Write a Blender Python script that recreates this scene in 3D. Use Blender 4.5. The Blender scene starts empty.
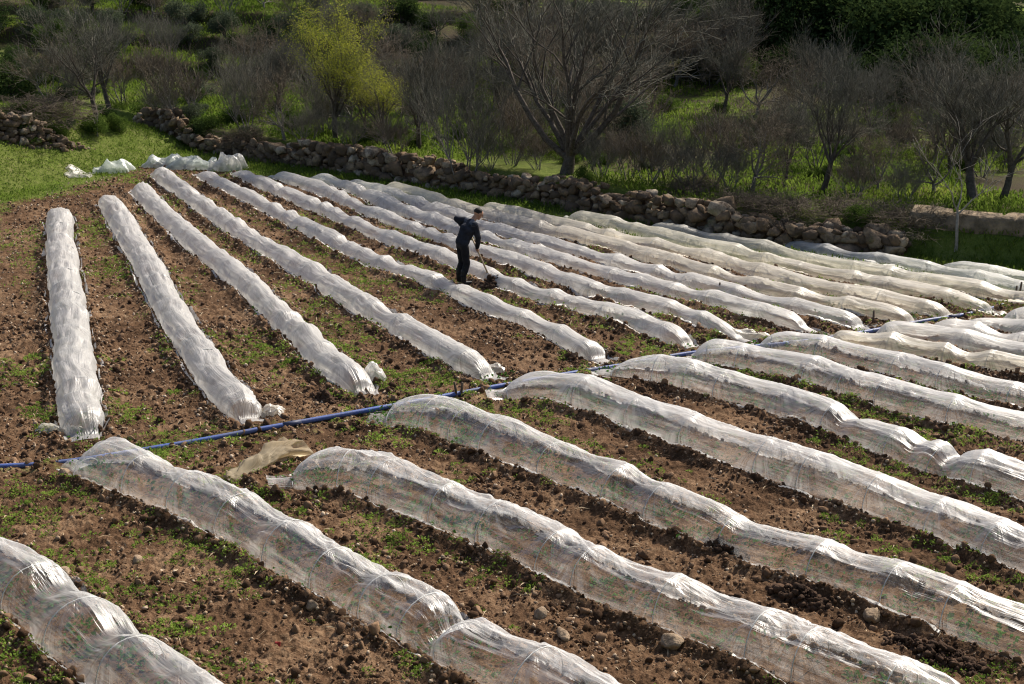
import bpy, math, random
import numpy as np
from mathutils import Vector, Matrix, Quaternion

RNG = np.random.default_rng(7)
random.seed(7)
C = bpy.context.scene.collection
SC = bpy.context.scene
R = math.radians

# ------------------------------------------------------------------ camera
CAM_H, FPX, PITCH = 8.0, 1422.0, R(17.26)
W, H_ = 1024, 684
cam_d = bpy.data.cameras.new("camera"); cam = bpy.data.objects.new("camera", cam_d); C.objects.link(cam)
cam.location = (0, 0, CAM_H); cam.rotation_euler = (R(90) - PITCH, 0, 0)
cam_d.sensor_width = 36; cam_d.lens = 36 * FPX / W; cam_d.clip_start = 0.1; cam_d.clip_end = 2000
SC.camera = cam
def ray(px, py):
    a, b = (px - W / 2) / FPX, (H_ / 2 - py) / FPX
    return Vector((a, math.cos(PITCH) + b * math.sin(PITCH), -math.sin(PITCH) + b * math.cos(PITCH)))
def unp(px, py, z=0.0):
    d = ray(px, py); t = (z - CAM_H) / d.z
    return np.array([d.x * t, d.y * t])

# ------------------------------------------------------------------ noise
def _hash(ix, iy, seed):
    h = (ix.astype(np.int64) * 374761393 + iy.astype(np.int64) * 668265263 + seed * 1442695041) & 0xFFFFFFFF
    h = ((h ^ (h >> 13)) * 1274126177) & 0xFFFFFFFF
    h = h ^ (h >> 16)
    return (h & 0xFFFFFF) / float(0xFFFFFF)
def vn(x, y, seed=0):
    x = np.asarray(x, float); y = np.asarray(y, float)
    ix, iy = np.floor(x), np.floor(y); fx, fy = x - ix, y - iy
    fx = fx * fx * (3 - 2 * fx); fy = fy * fy * (3 - 2 * fy)
    a = _hash(ix, iy, seed); b = _hash(ix + 1, iy, seed); c = _hash(ix, iy + 1, seed); d = _hash(ix + 1, iy + 1, seed)
    return (a * (1 - fx) + b * fx) * (1 - fy) + (c * (1 - fx) + d * fx) * fy      # 0..1
def fbm(x, y, seed=0, oct=3):
    s, a, t = 0, 0.5, 0
    for k in range(oct):
        s = s + a * vn(x * 2 ** k, y * 2 ** k, seed + k * 17); t += a; a *= 0.5
    return s / t
def sst(a, b, x):
    t = np.clip((np.asarray(x, float) - a) / (b - a), 0, 1)
    return t * t * (3 - 2 * t)

# ------------------------------------------------------------------ mesh helpers
def link(name, me, parent=None, mat=None, smooth=False):
    o = bpy.data.objects.new(name, me); C.objects.link(o)
    if parent: o.parent = parent
    for m in (mat if isinstance(mat, (list, tuple)) else [mat] if mat else []): me.materials.append(m)
    if smooth: me.polygons.foreach_set("use_smooth", np.ones(len(me.polygons), bool))
    return o
def mesh_np(name, V, F, smooth=False):
    """V (n,3); F list of arrays (m,k)"""
    me = bpy.data.meshes.new(name)
    V = np.asarray(V, np.float32)
    F = [np.asarray(f, np.int32) for f in (F if isinstance(F, list) else [F]) if len(f)]
    me.vertices.add(len(V)); me.vertices.foreach_set("co", V.ravel())
    loops = np.concatenate([f.ravel() for f in F]); sizes = np.concatenate([np.full(len(f), f.shape[1]) for f in F])
    me.loops.add(len(loops)); me.loops.foreach_set("vertex_index", loops.astype(np.int32))
    me.polygons.add(len(sizes))
    st = np.concatenate([[0], np.cumsum(sizes)[:-1]]).astype(np.int32)
    me.polygons.foreach_set("loop_start", st); me.polygons.foreach_set("loop_total", sizes.astype(np.int32))
    if smooth: me.polygons.foreach_set("use_smooth", np.ones(len(sizes), bool))
    me.update(calc_edges=True); me.validate()
    return me
def tag(o, label=None, cat=None, group=None, kind=None):
    if label: o["label"] = label
    if cat: o["category"] = cat
    if group: o["group"] = group
    if kind: o["kind"] = kind
    return o
def empty(name, loc, label, cat, group=None, rz=0.0):
    o = bpy.data.objects.new(name, None); C.objects.link(o)
    o.location = loc; o.rotation_euler = (0, 0, rz); o.empty_display_size = 0.2
    return tag(o, label, cat, group)
def grid_faces(n, m, close=False):
    i = np.arange(n - 1)[:, None]; j = np.arange(m if close else m - 1)[None, :]
    j2 = (j + 1) % m
    return np.stack([(i * m + j).ravel(), (i * m + j2).ravel(), ((i + 1) * m + j2).ravel(), ((i + 1) * m + j).ravel()], 1) if close else \
        np.stack([(i * m + j).ravel(), (i * m + j + 1).ravel(), ((i + 1) * m + j + 1).ravel(), ((i + 1) * m + j).ravel()], 1)
class MB:
    def __init__(s): s.V = []; s.F = {}; s.n = 0
    def add(s, V, F):
        V = np.asarray(V, float); F = np.asarray(F, int)
        s.V.append(V); s.F.setdefault(F.shape[1], []).append(F + s.n); s.n += len(V)
    def tube(s, P, rad, k=6, cap=True):
        P = np.asarray(P, float); n = len(P); rad = np.broadcast_to(np.asarray(rad, float), (n,))
        T = np.gradient(P, axis=0); T /= np.linalg.norm(T, axis=1)[:, None] + 1e-9
        ref = np.array([0, 0, 1.0]) if abs(T[0][2]) < 0.9 else np.array([1.0, 0, 0])
        A = np.cross(T, ref); A /= np.linalg.norm(A, axis=1)[:, None] + 1e-9
        B = np.cross(T, A)
        ang = np.arange(k) * 2 * math.pi / k
        V = P[:, None, :] + rad[:, None, None] * (np.cos(ang)[None, :, None] * A[:, None, :] + np.sin(ang)[None, :, None] * B[:, None, :])
        b = s.n
        s.add(V.reshape(-1, 3), grid_faces(n, k, True))
        if cap:
            s.F.setdefault(k, []).append(np.array([[b + i for i in range(k)][::-1], [b + (n - 1) * k + i for i in range(k)]]))
    def mesh(s, name, smooth=False):
        return mesh_np(name, np.concatenate(s.V), [np.concatenate(f) for f in s.F.values()], smooth)
    def build(s, name, mat, parent=None, smooth=False):
        return link(name, s.mesh(name, smooth), parent, mat)
def ico(sub):
    import bmesh
    bm = bmesh.new(); bmesh.ops.create_icosphere(bm, subdivisions=sub, radius=1)
    V = np.array([v.co[:] for v in bm.verts]); F = np.array([[v.index for v in f.verts] for f in bm.faces]); bm.free()
    return V, F
ICO1, ICO2, ICO3 = ico(1), ico(2), ico(3)
def rotm(n, tilt=math.pi):
    """n random rotation matrices"""
    q = RNG.normal(size=(n, 4)); q /= np.linalg.norm(q, axis=1)[:, None]
    w, x, y, z = q.T
    return np.stack([np.stack([1 - 2 * (y * y + z * z), 2 * (x * y - z * w), 2 * (x * z + y * w)], -1),
                     np.stack([2 * (x * y + z * w), 1 - 2 * (x * x + z * z), 2 * (y * z - x * w)], -1),
                     np.stack([2 * (x * z - y * w), 2 * (y * z + x * w), 1 - 2 * (x * x + y * y)], -1)], -2)
def rocks(P, S, base, variants=24, rough=0.28, squash=(0.6, 1.0), name="stones"):
    """many deformed lumps as one mesh: P (n,3) centres, S (n,) radii"""
    V0, F0 = base
    vs = []
    for _ in range(variants):
        d = 1 + rough * RNG.normal(size=(len(V0), 1)).clip(-1.6, 1.6)
        v = V0 * d
        for q_ in rotm(3).reshape(-1, 3): v = v - np.maximum(v @ q_ - RNG.uniform(0.5, 0.95), 0)[:, None] * q_      # broken faces
        vs.append(v * RNG.uniform(*squash, size=(1, 3)))
    vs = np.array(vs); n = len(P)
    v = vs[RNG.integers(0, variants, n)]
    v = np.einsum('nij,nkj->nki', rotm(n), v) * np.asarray(S)[:, None, None] + np.asarray(P)[:, None, :]
    F = (F0[None] + (np.arange(n) * len(V0))[:, None, None]).reshape(-1, F0.shape[1])
    return mesh_np(name, v.reshape(-1, 3), F)

# ------------------------------------------------------------------ materials
class NT:
    def __init__(s, name):
        s.m = bpy.data.materials.new(name); s.m.use_nodes = True
        s.t = s.m.node_tree; s.t.nodes.clear()
        s.out = s.n("ShaderNodeOutputMaterial")
    def n(s, typ, **kw):
        nd = s.t.nodes.new(typ)
        for k, v in kw.items():
            if k.startswith("_"): setattr(nd, k[1:], v)
            else:
                key = {"i0": 0, "i1": 1, "i2": 2}.get(k, k.replace("__", " "))
                inp = nd.inputs[key]
                if hasattr(v, "is_output"): s.t.links.new(v, inp)
                else: inp.default_value = v
        return nd
    def l(s, a, b): s.t.links.new(a, b)
    def ramp(s, fac, stops):
        r = s.n("ShaderNodeValToRGB"); e = r.color_ramp.elements
        while len(e) < len(stops): e.new(0.5)
        for el, (p, c) in zip(e, stops): el.position = p; el.color = (*c, 1) if len(c) == 3 else c
        s.l(fac, r.inputs[0]); return r.outputs[0]
    def math(s, op, a, b=None, clamp=False):
        nd = s.n("ShaderNodeMath", _operation=op, _use_clamp=clamp)
        for i, v in enumerate((a, b)):
            if v is None: continue
            if hasattr(v, "is_output"): s.l(v, nd.inputs[i])
            else: nd.inputs[i].default_value = v
        return nd.outputs[0]
    def mixc(s, fac, a, b):
        nd = s.n("ShaderNodeMix", _data_type='RGBA')
        for i, v in ((0, fac), (6, a), (7, b)):
            if hasattr(v, "is_output"): s.l(v, nd.inputs[i])
            else: nd.inputs[i].default_value = v if i == 0 else (*v, 1)
        return nd.outputs[2]
    def noise(s, vec, scale, detail=4, rough=0.55):
        nd = s.n("ShaderNodeTexNoise", Scale=scale, Detail=detail, Roughness=rough)
        if vec is not None: s.l(vec, nd.inputs["Vector"])
        return nd.outputs["Fac"]
    def pos(s): return s.n("ShaderNodeNewGeometry").outputs["Position"]
    def obj(s): return s.n("ShaderNodeTexCoord").outputs["Object"]
    def bump(s, h, dist, strength=1.0):
        nd = s.n("ShaderNodeBump", Strength=strength, Distance=dist); s.l(h, nd.inputs["Height"]); return nd.outputs[0]
    def done(s, shader): s.l(shader, s.out.inputs[0]); return s.m

def mat_basic(name, c1, c2, scale=8, rough=0.9, bump=0.01, bscale=None, spec=0.2, coord="obj"):
    t = NT(name); v = t.obj() if coord == "obj" else t.pos()
    f = t.noise(v, scale, 5)
    col = t.ramp(f, [(0.3, c1), (0.7, c2)])
    p = t.n("ShaderNodeBsdfPrincipled", Base__Color=col, Roughness=rough)
    p.inputs["Specular IOR Level"].default_value = spec
    if bump: t.l(t.bump(t.noise(v, bscale or scale * 3, 5), bump), p.inputs["Normal"])
    return t.done(p.outputs[0])

def mat_leaf(name, c1, c2, transl=0.45, scale=1.5, c3=None):
    t = NT(name)
    v = t.pos(); f = t.noise(v, scale, 2)
    f2 = t.noise(v, 23.0, 1)
    ff = t.math('ADD', t.math('MULTIPLY', f, 0.6), t.math('MULTIPLY', f2, 0.4))
    col = t.ramp(ff, [(0.36, c1), (0.62, c2)] + ([(0.72, c3)] if c3 else []))
    d = t.n("ShaderNodeBsdfDiffuse", Color=col)
    tr = t.n("ShaderNodeBsdfTranslucent", Color=col)
    mx = t.n("ShaderNodeMixShader", i0=transl, i1=d.outputs[0], i2=tr.outputs[0])
    return t.done(mx.outputs[0])

def mat_film(name, opac, tint, streak=0.5, patchy=0.10):
    """polythene: lets light through, scatters it, and grows more opaque the more obliquely one looks"""
    t = NT(name)
    uv = t.n("ShaderNodeUVMap").outputs[0]
    mp = t.n("ShaderNodeMapping"); t.l(uv, mp.inputs[0]); mp.inputs["Scale"].default_value = (0.9, 12, 1)
    mp2 = t.n("ShaderNodeMapping"); t.l(uv, mp2.inputs[0]); mp2.inputs["Scale"].default_value = (1.6, 25, 1); mp2.inputs["Rotation"].default_value = (0, 0, 0.10)
    mp3 = t.n("ShaderNodeMapping"); t.l(uv, mp3.inputs[0]); mp3.inputs["Scale"].default_value = (2.4, 21, 1); mp3.inputs["Rotation"].default_value = (0, 0, -0.35)
    n1 = t.noise(mp.outputs[0], 1.0, 3, 0.6); n2 = t.noise(mp2.outputs[0], 1.0, 2, 0.6); n3 = t.noise(mp3.outputs[0], 1.0, 2, 0.5)
    fan = t.n("ShaderNodeUVMap", _uv_map="fan").outputs[0]
    sep = t.n("ShaderNodeSeparateXYZ"); t.l(fan, sep.inputs[0])
    mpf = t.n("ShaderNodeMapping"); t.l(fan, mpf.inputs[0]); mpf.inputs["Scale"].default_value = (9, 1.5, 1)
    nf = t.noise(mpf.outputs[0], 1.0, 2, 0.5)
    near = t.ramp(sep.outputs[1], [(0.0, (0, 0, 0)), (0.10, (1, 1, 1)), (0.55, (0, 0, 0))])
    big = t.noise(uv, 1.7, 3)
    def line(n, p):                                            # thin creases where the noise crosses its middle
        r = t.math('SUBTRACT', 1.0, t.math('MULTIPLY', t.math('ABSOLUTE', t.math('SUBTRACT', n, 0.5)), 7.0), True)
        return t.math('POWER', r, p)
    patch = t.ramp(t.noise(uv, 2.6, 2), [(0.35, (0.15, 0.15, 0.15)), (0.65, (1, 1, 1))])
    s_all = t.math('ADD', t.math('MULTIPLY', t.math('ADD', t.math('MULTIPLY', line(n1, 1.6), 0.55), t.math('ADD', t.math('MULTIPLY', line(n2, 1.5), 0.55), t.math('MULTIPLY', line(n3, 2.0), 0.4))), patch),
                   t.math('MULTIPLY', t.math('MULTIPLY', line(nf, 1.2), near), 1.1))
    lw = t.n("ShaderNodeLayerWeight", Blend=0.5).outputs["Facing"]
    # optical depth grows with 1/cos: 1-(1-a)^(1/(1-facing))
    cosv = t.math('MAXIMUM', t.math('SUBTRACT', 1.0, lw), 0.12)
    a = t.math('ADD', t.math('ADD', t.math('MULTIPLY', s_all, streak), opac - 0.05), t.math('MULTIPLY', t.math('SUBTRACT', big, 0.3), patchy), True)
    a = t.math('MINIMUM', a, 0.97)
    op = t.math('SUBTRACT', 1.0, t.math('POWER', t.math('SUBTRACT', 1.0, a), t.math('DIVIDE', 1.0, cosv)), True)
    hgt = t.math('ADD', t.math('MULTIPLY', n1, 0.6), t.math('ADD', t.math('MULTIPLY', n2, 0.35), t.math('ADD', t.math('MULTIPLY', n3, 0.35), t.math('MULTIPLY', t.math('MULTIPLY', nf, near), 0.45))))
    bm = t.bump(hgt, 0.03, 0.9)
    dirt = t.ramp(t.noise(uv, 0.9, 4), [(0.35, tint), (0.7, tuple(min(1, c * 1.04) for c in tint))])
    dif = t.n("ShaderNodeBsdfDiffuse", Color=dirt, Normal=bm)
    trl = t.n("ShaderNodeBsdfTranslucent", Color=dirt, Normal=bm)
    body = t.n("ShaderNodeMixShader", i0=0.68, i1=dif.outputs[0], i2=trl.outputs[0])
    trn = t.n("ShaderNodeBsdfTransparent"); trn.inputs[0].default_value = (0.97, 0.97, 0.96, 1)
    m1 = t.n("ShaderNodeMixShader", i0=op, i1=trn.outputs[0], i2=body.outputs[0])
    gl = t.n("ShaderNodeBsdfGlossy", Roughness=0.42, Normal=bm)
    fr = t.n("ShaderNodeFresnel", IOR=1.45, Normal=bm)
    m2 = t.n("ShaderNodeMixShader", i0=t.math('MULTIPLY', fr.outputs[0], 0.13), i1=m1.outputs[0], i2=gl.outputs[0])
    return t.done(m2.outputs[0])

FILM_CLEAR = mat_film("film_clear", 0.065, (0.70, 0.70, 0.70), 0.11, 0.20)
FILM_MID = mat_film("film_mid", 0.13, (0.69, 0.69, 0.69), 0.17, 0.34)
FILM_FAR = mat_film("film_cloudy", 0.22, (0.71, 0.70, 0.675), 0.28, 0.9)
FILM_CREAM = mat_film("film_weathered", 0.25, (0.71, 0.67, 0.58), 0.28, 0.9)
FILM_TAN = mat_film("film_tan", 0.6, (0.62, 0.52, 0.36), 0.4)
FILM_GREEN = mat_film("film_folded", 0.40, (0.70, 0.75, 0.70), 0.4)
HOOP = mat_basic("hoop_pipe", (0.5, 0.5, 0.48), (0.65, 0.65, 0.62), 20, 0.6, 0)
PIPE = mat_basic("blue_pipe", (0.09, 0.10, 0.16), (0.04, 0.10, 0.36), 2.5, 0.55, 0.004, 30, spec=0.4)
PIPE_GREY = mat_basic("pipe_joint_dark", (0.03, 0.04, 0.08), (0.06, 0.07, 0.12), 8, 0.5, 0)
BARK = mat_basic("bark_dark", (0.045, 0.036, 0.028), (0.12, 0.10, 0.08), 9, 0.95, 0.02)
BARK_GREY = mat_basic("bark_grey", (0.10, 0.09, 0.08), (0.23, 0.21, 0.18), 9, 0.95, 0.02)
BARK_PALE = mat_basic("bark_pale", (0.17, 0.15, 0.12), (0.30, 0.27, 0.23), 9, 0.95, 0.01)
TWIG = mat_basic("twig", (0.06, 0.057, 0.043), (0.15, 0.142, 0.108), 3, 0.95, 0)
TWIG_RED = mat_basic("twig_brown", (0.07, 0.054, 0.038), (0.16, 0.128, 0.088), 3, 0.95, 0)
STONE = None
def mat_lumps(name, stops, bump):
    t = NT(name); v = t.pos()
    r = t.n("ShaderNodeNewGeometry").outputs["Random Per Island"]
    f = t.math('ADD', t.math('MULTIPLY', r, 0.55), t.math('MULTIPLY', t.noise(v, 14, 4, 0.7), 0.45))
    p = t.n("ShaderNodeBsdfPrincipled", Base__Color=t.ramp(f, stops), Roughness=0.97); p.inputs["Specular IOR Level"].default_value = 0.06
    t.l(t.bump(t.noise(v, 60, 4, 0.7), bump), p.inputs["Normal"])
    return t.done(p.outputs[0])
CLOD = mat_lumps("soil_clod", [(0.2, (0.045, 0.026, 0.016)), (0.5, (0.115, 0.068, 0.040)), (0.8, (0.25, 0.16, 0.098))], 0.012)
PEBBLE = mat_lumps("pebble", [(0.2, (0.15, 0.10, 0.065)), (0.5, (0.31, 0.225, 0.15)), (0.8, (0.55, 0.44, 0.32))], 0.006)
WEED = mat_leaf("weed_leaf", (0.09, 0.15, 0.025), (0.27, 0.37, 0.07), 0.4, 1.2)
CROP = mat_leaf("seedling_leaf", (0.045, 0.11, 0.02), (0.10, 0.20, 0.05), 0.4, 1.0)
GRASS = mat_leaf("grass_blade", (0.055, 0.10, 0.014), (0.16, 0.22, 0.035), 0.5, 0.5, (0.28, 0.26, 0.08))
OLIVE = mat_leaf("olive_leaf", (0.055, 0.07, 0.04), (0.12, 0.14, 0.085), 0.25, 0.4)
EVERG = mat_leaf("evergreen_leaf", (0.018, 0.032, 0.012), (0.05, 0.075, 0.022), 0.25, 0.4)
GREENB = mat_leaf("green_bush_leaf", (0.04, 0.07, 0.015), (0.10, 0.15, 0.03), 0.35, 0.5)
SPRING = mat_leaf("spring_leaf", (0.19, 0.21, 0.03), (0.36, 0.37, 0.06), 0.45, 0.8)
METAL = mat_basic("dark_steel", (0.03, 0.025, 0.02), (0.08, 0.06, 0.05), 15, 0.6, 0.0)
WOOD = mat_basic("handle_wood", (0.38, 0.27, 0.16), (0.52, 0.40, 0.26), 12, 0.7, 0.0)
STICK = mat_basic("stake_wood", (0.06, 0.045, 0.03), (0.15, 0.11, 0.08), 14, 0.9, 0.005)

def mat_stone():
    t = NT("wall_stone"); v = t.pos()
    r = t.n("ShaderNodeNewGeometry").outputs["Random Per Island"]
    c = t.ramp(r, [(0.0, (0.07, 0.05, 0.032)), (0.35, (0.17, 0.115, 0.07)), (0.7, (0.28, 0.20, 0.125)), (1.0, (0.42, 0.35, 0.26))])
    n = t.noise(v, 5, 6, 0.65)
    c2 = t.mixc(t.ramp(n, [(0.4, (0, 0, 0)), (0.65, (1, 1, 1))]), c, (0.10, 0.075, 0.055))
    lich = t.ramp(t.noise(v, 2.3, 4), [(0.62, (0, 0, 0)), (0.72, (1, 1, 1))])
    c3 = t.mixc(t.math('MULTIPLY', lich, 0.5), c2, (0.10, 0.12, 0.05))
    p = t.n("ShaderNodeBsdfPrincipled", Base__Color=c3, Roughness=0.95)
    p.inputs["Specular IOR Level"].default_value = 0.1
    t.l(t.bump(t.noise(v, 14, 6, 0.7), 0.05), p.inputs["Normal"])
    return t.done(p.outputs[0])
STONE = mat_stone()
ROCK = mat_basic("field_stone", (0.15, 0.105, 0.07), (0.36, 0.27, 0.185), 7, 0.95, 0.03, 22, 0.1)

def mat_ground():
    t = NT("ground_soil_grass"); v = t.pos()
    g = t.n("ShaderNodeAttribute", _attribute_name="grass").outputs["Fac"]
    hill = t.n("ShaderNodeAttribute", _attribute_name="hill").outputs["Fac"]
    n1 = t.noise(v, 0.7, 5); n2 = t.noise(v, 6, 6, 0.7); n3 = t.noise(v, 38, 4, 0.7)
    mixn = t.math('ADD', t.math('MULTIPLY', n1, 0.35), t.math('ADD', t.math('MULTIPLY', n2, 0.35), t.math('MULTIPLY', n3, 0.3)))
    soil = t.ramp(mixn, [(0.40, (0.040, 0.023, 0.013)), (0.5, (0.110, 0.063, 0.035)), (0.60, (0.24, 0.155, 0.092))])
    grs = t.ramp(mixn, [(0.36, (0.04, 0.06, 0.012)), (0.5, (0.10, 0.13, 0.025)), (0.64, (0.19, 0.19, 0.07))])
    hn = t.math('ADD', t.math('MULTIPLY', t.noise(v, 0.22, 5), 0.45), t.math('ADD', t.math('MULTIPLY', n2, 0.25), t.math('MULTIPLY', t.noise(v, 1.6, 5, 0.7), 0.3)))
    hl = t.ramp(hn, [(0.43, (0.05, 0.038, 0.024)), (0.51, (0.055, 0.052, 0.022)), (0.56, (0.11, 0.155, 0.022)), (0.65, (0.19, 0.235, 0.035))])
    gm = t.math('ADD', g, t.math('MULTIPLY', t.math('SUBTRACT', n2, 0.5), 0.9), True)
    gm = t.ramp(gm, [(0.38, (0, 0, 0)), (0.62, (1, 1, 1))])
    col = t.mixc(gm, soil, grs)
    col = t.mixc(hill, col, hl)
    p = t.n("ShaderNodeBsdfPrincipled", Base__Color=col, Roughness=0.97)
    p.inputs["Specular IOR Level"].default_value = 0.05
    t.l(t.bump(t.math('ADD', n2, t.math('MULTIPLY', n3, 0.5)), 0.05, 0.9), p.inputs["Normal"])
    return t.done(p.outputs[0])
GROUND = mat_ground()

# ------------------------------------------------------------------ terrain
WALL_PX = [(70, 118), (130, 134), (230, 155), (340, 172), (430, 185), (520, 198), (640, 222), (760, 242), (860, 253), (940, 262), (1040, 272)]
WALL = np.array([unp(*p) for p in WALL_PX])
WALL = np.vstack([[WALL[0] + (WALL[0] - WALL[1]) * 4], WALL, [WALL[-1] + (WALL[-1] - WALL[-2]) * 6]])
def wall_d(x, y):
    """roughly the distance beyond the wall line (positive behind)"""
    return (y - np.interp(x, WALL[:, 0], WALL[:, 1])) * 0.80
def terrain(x, y):
    x = np.asarray(x, float); y = np.asarray(y, float)
    d = wall_d(x, y)
    z = 0.62 * sst(0.15, 0.6, d)
    z = z - 0.5 * sst(4, 14, d) + 0.25 * (fbm(x * 0.15, y * 0.15, 3) - 0.5) * sst(1, 5, d)
    u = -0.907 * (x + 14.5) + 0.42 * (y - 39.9)
    z = z + np.clip(0.62 * u, 0, 1.7) * sst(51, 46, y) * sst(0.6, -0.4, d)
    t = (y - 61 + 7 * (fbm(x * 0.035, y * 0.035, 9, 2) - 0.5) + 0.05 * np.abs(x - 5)) * 0.23
    t = np.clip(t, 0, None); k = np.floor(t / 0.9); f = t / 0.9 - k
    hillz = 0.9 * (k + 0.35 * f + 0.65 * sst(0.80, 0.97, f))
    z = z + hillz
    z = z + 5.5 * sst(11, 2.0, y)
    return z
def march(px, py):
    d = ray(px, py); t = 10.0
    while t < 400:
        if CAM_H + d.z * t <= float(terrain(d.x * t, d.y * t)): break
        t += 0.1
    return np.array([d.x * t, d.y * t, float(terrain(d.x * t, d.y * t))]), t

# ------------------------------------------------------------------ tunnels: ridge lines on the ground
T = {}
T["T1"] = ("c", [(59, 209), (61, 245), (66, 292), (73, 342), (78, 390), (82, 424)])
T["T2"] = ("c", [(107, 196), (138, 244), (169, 302), (200, 352), (230, 390), (249, 408)])
T["T3"] = ("c", [(137, 184), (153, 201), (180, 226), (210, 251), (244, 276), (268, 299), (299, 329), (327, 356), (352, 374), (366, 383)])
T["T4"] = ("c", [(156, 169), (181, 187), (216, 212), (253, 236), (314, 271), (352, 295), (395, 319), (432, 339), (466, 359), (492, 368)])
T["T5"] = ("t", [(200, 168), (230, 182), (267, 200), (310, 222), (350, 242), (385, 257), (415, 268), (445, 276), (472, 288), (492, 298), (535, 313), (570, 329), (600, 345)])
T["T6"] = ("t", [(238, 166), (267, 180), (305, 195), (335, 207), (367, 222), (405, 237), (430, 244), (467, 260), (507, 275), (545, 288), (585, 298), (630, 309), (660, 320), (690, 333)])
T["T7"] = ("t", [(275, 169), (305, 177), (342, 192), (370, 205), (400, 215), (430, 227), (452, 234), (478, 244), (510, 252), (547, 265), (585, 279), (635, 291), (680, 303), (714, 314), (745, 327)])
T["T8"] = ("t", [(310, 171), (340, 177), (370, 190), (405, 205), (437, 215), (482, 229), (517, 240), (560, 252), (600, 262), (635, 272), (680, 284), (744, 299), (787, 309), (808, 316)])
T["T9"] = ("t", [(348, 176), (380, 185), (405, 192), (442, 205), (480, 218), (515, 228), (560, 239), (590, 248), (630, 257), (660, 266), (700, 275), (755, 289), (797, 298), (831, 305), (860, 314)])
T["T10"] = ("t", [(387, 180), (415, 187), (447, 197), (490, 210), (542, 222), (585, 231), (635, 244), (672, 255), (716, 266), (764, 280), (806, 288), (852, 296), (890, 304), (915, 311)])
T["T11"] = ("t", [(482, 199), (510, 206), (535, 212), (572, 221), (610, 229), (647, 236), (685, 244), (716, 251), (752, 262), (779, 269), (809, 278), (852, 286), (894, 293), (919, 297), (952, 304)])
T["T12"] = ("t", [(568, 208), (600, 215), (635, 222), (675, 232), (716, 241), (752, 249), (776, 255), (819, 264), (862, 272), (894, 278), (928, 285), (953, 289), (973, 294), (994, 299)])
T["T13"] = ("t", [(648, 219), (667, 222), (716, 231), (752, 238), (776, 243), (798, 249), (823, 256), (862, 263), (902, 270), (941, 276), (973, 281), (996, 285), (1024, 290), (1060, 297)])
T["T14"] = ("t", [(783, 235), (801, 238), (823, 242), (839, 245), (862, 249), (886, 253), (905, 257), (930, 260), (957, 266), (988, 273), (1020, 280), (1070, 291)])
T["T15"] = ("t", [(935, 257), (960, 261), (993, 265), (1022, 269), (1070, 277)])
T["L0"] = ("t", [(-75, 520), (-30, 535), (17, 552), (50, 577), (87, 602), (120, 632), (160, 654), (192, 680), (225, 705)])
T["L1"] = ("t", [(84, 440), (107, 441), (135, 452), (160, 462), (200, 480), (225, 487), (256, 502), (290, 525), (318, 541), (348, 555), (373, 566), (396, 577), (416, 587), (451, 608), (480, 621), (510, 634), (560, 660), (600, 684), (640, 708)])
T["L2"] = ("t", [(285, 451), (310, 447), (345, 447), (380, 457), (425, 476), (465, 490), (512, 509), (567, 533), (622, 560), (677, 580), (717, 594), (777, 615), (837, 637), (892, 657), (952, 680), (1000, 700)])
T["L3"] = ("t", [(392, 393), (408, 391), (435, 396), (466, 407), (487, 416), (507, 424), (535, 432), (562, 443), (597, 457), (642, 475), (677, 489), (712, 502), (742, 514), (772, 524), (802, 532), (852, 548), (902, 566), (952, 582), (987, 595), (1024, 607), (1070, 624)])
T["L4"] = ("t", [(512, 371), (534, 367), (562, 371), (589, 379), (620, 388), (664, 405), (700, 417), (735, 430), (768, 440), (798, 449), (823, 456), (850, 466), (875, 475), (908, 486), (943, 498), (993, 516), (1024, 529), (1070, 547)])
T["L5"] = ("t", [(618, 352), (642, 350), (677, 357), (712, 367), (747, 375), (782, 385), (822, 398), (857, 411), (892, 423), (923, 434), (948, 443), (983, 453), (1024, 463), (1070, 476)])
T["L6"] = ("t", [(700, 338), (714, 336), (730, 339), (767, 347), (798, 354), (826, 362), (852, 369), (879, 377), (919, 386), (951, 395), (980, 403), (1024, 411), (1070, 420)])
T["L7"] = ("t", [(766, 330), (777, 328), (798, 331), (823, 336), (852, 342), (877, 348), (916, 357), (946, 366), (978, 374), (1020, 383), (1070, 394)])
T["L8"] = ("t", [(838, 326), (852, 326), (872, 331), (911, 337), (936, 342), (970, 347), (1000, 352), (1022, 356), (1065, 364)])
T["L9"] = ("t", [(884, 321), (896, 319), (919, 323), (946, 328), (970, 332), (1000, 338), (1022, 342), (1065, 349)])
T["L10"] = ("t", [(936, 318), (948, 316), (970, 321), (997, 326), (1022, 330), (1065, 338)])
T["L11"] = ("t", [(976, 313), (986, 311), (1003, 313), (1022, 317), (1065, 325)])
T["L12"] = ("t", [(1010, 307), (1022, 305), (1045, 309), (1075, 315)])
def resample(P, step):
    P = np.asarray(P, float)
    # Catmull-like smoothing through dense linear + gaussian
    d = np.concatenate([[0], np.cumsum(np.linalg.norm(np.diff(P, axis=0), axis=1))])
    s = np.linspace(0, d[-1], max(3, int(d[-1] / 0.1)))
    Q = np.stack([np.interp(s, d, P[:, k]) for k in range(P.shape[1])], 1)
    ker = np.exp(-0.5 * (np.arange(-12, 13) / 5.0) ** 2); ker /= ker.sum()
    pad = np.vstack([2 * Q[0] - Q[12:0:-1], Q, 2 * Q[-1] - Q[-2:-14:-1]]) if len(Q) > 14 else None
    if pad is not None: Q = np.stack([np.convolve(pad[:, k], ker, 'valid') for k in range(P.shape[1])], 1)
    d = np.concatenate([[0], np.cumsum(np.linalg.norm(np.diff(Q, axis=0), axis=1))])
    s = np.linspace(0, d[-1], max(3, int(round(d[-1] / step)) + 1))
    return np.stack([np.interp(s, d, Q[:, k]) for k in range(P.shape[1])], 1), s
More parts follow.
